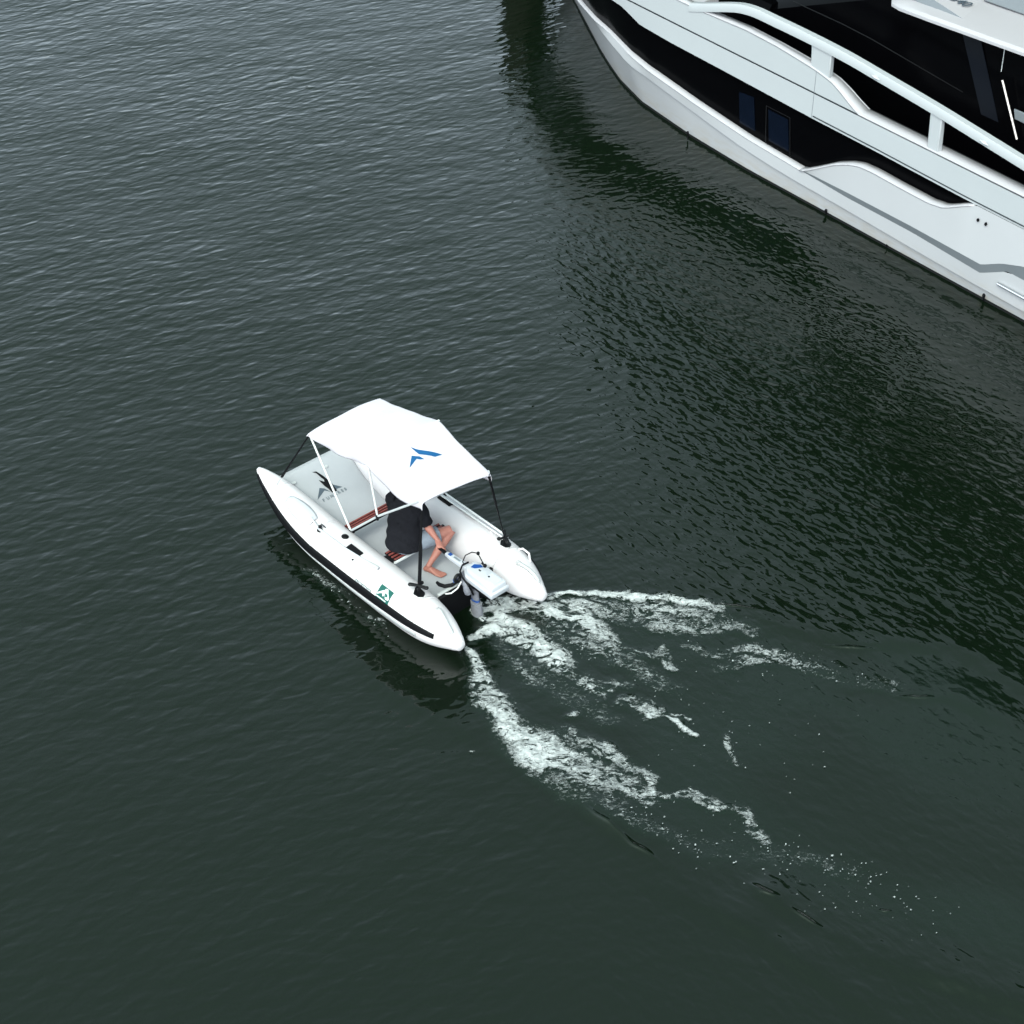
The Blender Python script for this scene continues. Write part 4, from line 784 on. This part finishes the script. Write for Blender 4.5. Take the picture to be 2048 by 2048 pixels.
# torso frame: facing starboard, a little turned aft
hip = Vector((.86, .17, .50)); shc = Vector((.93, .085, .95)); fw = Vector((-.22, -.97, 0)).normalized(); lf = Vector((.97, -.10, 0)).normalized()
lf = Vector((.96, .28, 0)).normalized()
def oval(c, a, b, lfv=lf, fwv=None, n=20, tilt=0):
    f_ = Vector((lfv.y, -lfv.x, 0)) if fwv is None else fwv
    return [Vector(c) + lfv * (a * math.cos(t)) + f_ * (b * math.sin(t)) + Vector((0, 0, tilt * math.sin(t))) for t in [2 * math.pi * k / n for k in range(n)]]
def L3(a, b, t): return Vector(a).lerp(Vector(b), t)
sR = Vector((.775, .02, .945)); sL = Vector((1.085, .13, .945)); eR = Vector((.715, -.03, .70)); eL = Vector((1.20, .03, .70))
wR = Vector((.575, -.055, .575)); hR = Vector((.50, -.05, .555)); wL = Vector((1.12, -.17, .56)); hL = Vector((1.06, -.24, .53))
hipR = Vector((.775, .10, .485)); hipL = Vector((.975, .13, .485)); kR = Vector((.655, -.315, .515)); kL = Vector((1.19, -.22, .52)); aR = Vector((.625, .035, .225)); aL = Vector((1.33, -.20, .225))
mb = MB()
mb.rings([oval(L3(hip, shc, t) + Vector((0, 0, dz)), a, b) for t, dz, a, b in ((0, -.05, .13, .10), (0, 0, .165, .12), (.25, 0, .15, .105), (.5, 0, .15, .11), (.75, 0, .17, .115), (.92, 0, .165, .10), (1.0, .03, .10, .07))])
nk = Vector((.925, .06, 1.06)); hd = Vector((.935, .03, 1.215))
mb.tube([shc, nk, hd], [.062, .056, .055], 14)
# head with brow, nose, chin and ears, looking down towards the tiller
hf = Vector((-.45, -.85, -.20)).normalized(); hu = Vector((0, 0, 1)); hu = (hu - hf * hu.dot(hf)).normalized(); hl = hu.cross(hf)
def HP(a, b, c): return hd + hl * a + hf * b + hu * c
def hring(c, b0, b1, w): return [HP(w * math.cos(t), (b0 if math.sin(t) < 0 else b1) * math.sin(t), c) for t in [2 * math.pi * k / 20 for k in range(20)]]
mb.rings([hring(-.115, .03, .055, .03), hring(-.10, .05, .085, .05), hring(-.06, .065, .092, .062), hring(-.02, .085, .092, .070), (hring(.03, .098, .092, .076)), hring(.075, .092, .082, .070), hring(.105, .06, .055, .048), hring(.118, .02, .02, .02)])
mb.tube([HP(0, .088, .025), HP(0, .108, -.012), HP(0, .092, -.028)], [.010, .016, .012], 8)
for s in (1, -1): mb.ball(HP(s * .076, -.005, .0), .026, 8, 6, (.5, .8, 1)); mb.tube([HP(s * .045, .084, .036), HP(s * .018, .092, .036)], .009, 6)
mb.tube([HP(.024, .088, -.052), HP(0, .096, -.052), HP(-.024, .088, -.052)], .009, 6)
# arms
for S_, E_, W_, H_ in ((sR, eR, wR, hR), (sL, eL, wL, hL)):
    mb.tube([S_, L3(S_, E_, .3), L3(S_, E_, .75), E_, L3(E_, W_, .25), L3(E_, W_, .65), W_, L3(W_, H_, .35)], [.055, .052, .043, .040, .043, .034, .026, .027], 14)
# right hand closed over the tiller grip; palm above, fingers wrapping the far side, thumb on the near side
g0 = Vector((.465, -.02, .523)); pc = Vector((.505, -.030, .553))
mb.tube([wR, L3(wR, pc, .5), pc, pc + Vector((-.035, .004, -.006))], [.026, .036, .038, .028], 12, flat=.55)
for k, (xo, ln) in enumerate(((-.045, .92), (-.022, 1.0), (.0, .95), (.022, .8))):
    bx = g0.x + .012 + xo; yc, zc = -.020, .523; pts = []
    for a in (95, 130, 165, 205, 245): q = a if True else 0; rr_ = .031; pts.append(Vector((bx, yc - rr_ * -math.cos(R(180 - q)) * -1 * 1.0 if False else yc + rr_ * math.cos(R(q)), zc + rr_ * math.sin(R(q)) * ln)))
    mb.tube(pts, [.0095, .009, .0085, .008, .007], 8)
mb.tube([pc + Vector((.01, .02, -.005)), Vector((.50, .018, .545)), Vector((.472, .022, .528)), Vector((.445, .014, .518))], [.013, .012, .0105, .009], 8)
# left hand resting on the left thigh
mb.tube([wL, L3(wL, hL, .6), hL], [.026, .036, .03], 12, flat=.5)
dv = (hL - wL).normalized(); sv = dv.cross(Vector((0, 0, 1))).normalized()
for k, ln in enumerate((.055, .065, .06, .048)):
    b_ = hL + sv * (.03 - .02 * k); mb.tube([b_ - dv * .015, b_ + dv * ln * .5 + Vector((0, 0, .004)), b_ + dv * ln - Vector((0, 0, .012))], [.0095, .0085, .007], 8)
mb.tube([L3(wL, hL, .5) + sv * .02, L3(wL, hL, .9) + sv * .05, hL + sv * .055 + dv * .02], [.012, .011, .009], 8)
# legs and bare feet
for H_, K_, A_, toe in ((hipR, kR, aR, Vector((-.78, -.28, 0))), (hipL, kL, aL, Vector((.2, -.95, 0)))):
    toe = toe.normalized(); sd_ = Vector((-toe.y, toe.x, 0))
    mb.tube([H_, L3(H_, K_, .3), L3(H_, K_, .8), K_], [.088, .082, .062, .058], 16)
    mb.tube([L3(H_, K_, .96), K_ + Vector((0, 0, .0)), L3(K_, A_, .25), L3(K_, A_, .5), L3(K_, A_, .85), A_, A_ - Vector((0, 0, .04))], [.054, .058, .056, .05, .033, .031, .034], 16)
    zf = .172; base = Vector((A_.x, A_.y, zf))
    mb.rings([[base + toe * d + sd_ * (w * math.cos(t)) + Vector((0, 0, h0 + h1 * (1 + math.sin(t)) * .5 - .02)) for t in [2 * math.pi * k / 14 for k in range(14)]] for d, w, h0, h1 in ((-.062, .015, .0, .03), (-.05, .03, -.012, .06), (-.02, .034, -.012, .085), (.04, .036, -.012, .075), (.09, .043, -.012, .055), (.135, .047, -.012, .038), (.16, .042, -.01, .028))])
    for k in range(5):
        o_ = sd_ * (.034 - .017 * k); ln = (.05, .047, .043, .038, .03)[k]; rr_ = (.0125, .009, .0085, .008, .0075)[k]
        mb.tube([base + toe * .14 + o_ - Vector((0, 0, .012)), base + toe * (.16 + ln * .5) + o_ - Vector((0, 0, .010)), base + toe * (.155 + ln) + o_ - Vector((0, 0, .018))], [rr_, rr_, rr_ * .8], 8)
body = remesh(mb, 'body', M['skin'], pe, .0065, 3)
for s in (1, -1):
    mb = MB(); mb.ball(HP(s * .031, .084, .018), .011, 10, 8); mb.build('eye', M['whitep'], pe)
mb = MB(); mb.rings([hring(-.08, .07, .0, .07), hring(-.04, .09, .01, .08), hring(.01, .108, .02, .084), hring(.05, .112, .06, .087), hring(.085, .104, .088, .082), hring(.115, .075, .07, .06), hring(.132, .03, .03, .03)]); mb.build('hair', M['hair'], pe)
# T-shirt: loose, hanging over the waistband at the back
mb = MB()
ctr = [(-.06, .19, .165, .015), (-.02, .205, .175, .018), (.10, .20, .165, .012), (.25, .190, .150, .006), (.42, .184, .142, .0), (.6, .188, .140, 0), (.78, .196, .138, 0), (.92, .19, .118, 0), (1.0, .14, .09, 0), (1.06, .09, .08, 0), (1.2, .078, .078, 0)]
rg = []
for i, (t, a, b, k) in enumerate(ctr):
    c = hip + (shc - hip) * t; f_ = Vector((lf.y, -lf.x, 0)); rg.append([p_ + Vector((0, 0, 0)) for p_ in oval(c - f_ * k, a, b, n=28)])
mb.rings(rg)
for S_, E_, tt in ((sR, eR, .92), (sL, eL, .72)):
    c0 = L3(S_, shc, .35) + Vector((0, 0, .0)); mb.tube([c0, S_, L3(S_, E_, .35), L3(S_, E_, tt)], [.075, .076, .073, .068], 18)
shirt = remesh(mb, 'tshirt', M['shirt'], pe, .009, 5)
for v in shirt.data.vertices:   # folds
    c = v.co; n_ = v.normal; f = .006 * math.sin(34 * c.z + 9 * c.x + 5 * math.sin(14 * c.y)) + .006 * math.sin(22 * c.x - 16 * c.z + 9 * c.y); v.co = c + n_ * (f + .004)
mb = MB(); mb.rings([oval(hip + Vector((0, 0, dz)), a, b) for dz, a, b in ((-.085, .15, .12), (-.06, .18, .15), (.0, .185, .15), (.06, .175, .14))])
for H_, K_ in ((hipR, kR), (hipL, kL)): mb.tube([H_, L3(H_, K_, .35), L3(H_, K_, .66)], [.105, .102, .098], 18)
shorts = remesh(mb, 'shorts', M['shorts'], pe, .009, 4)
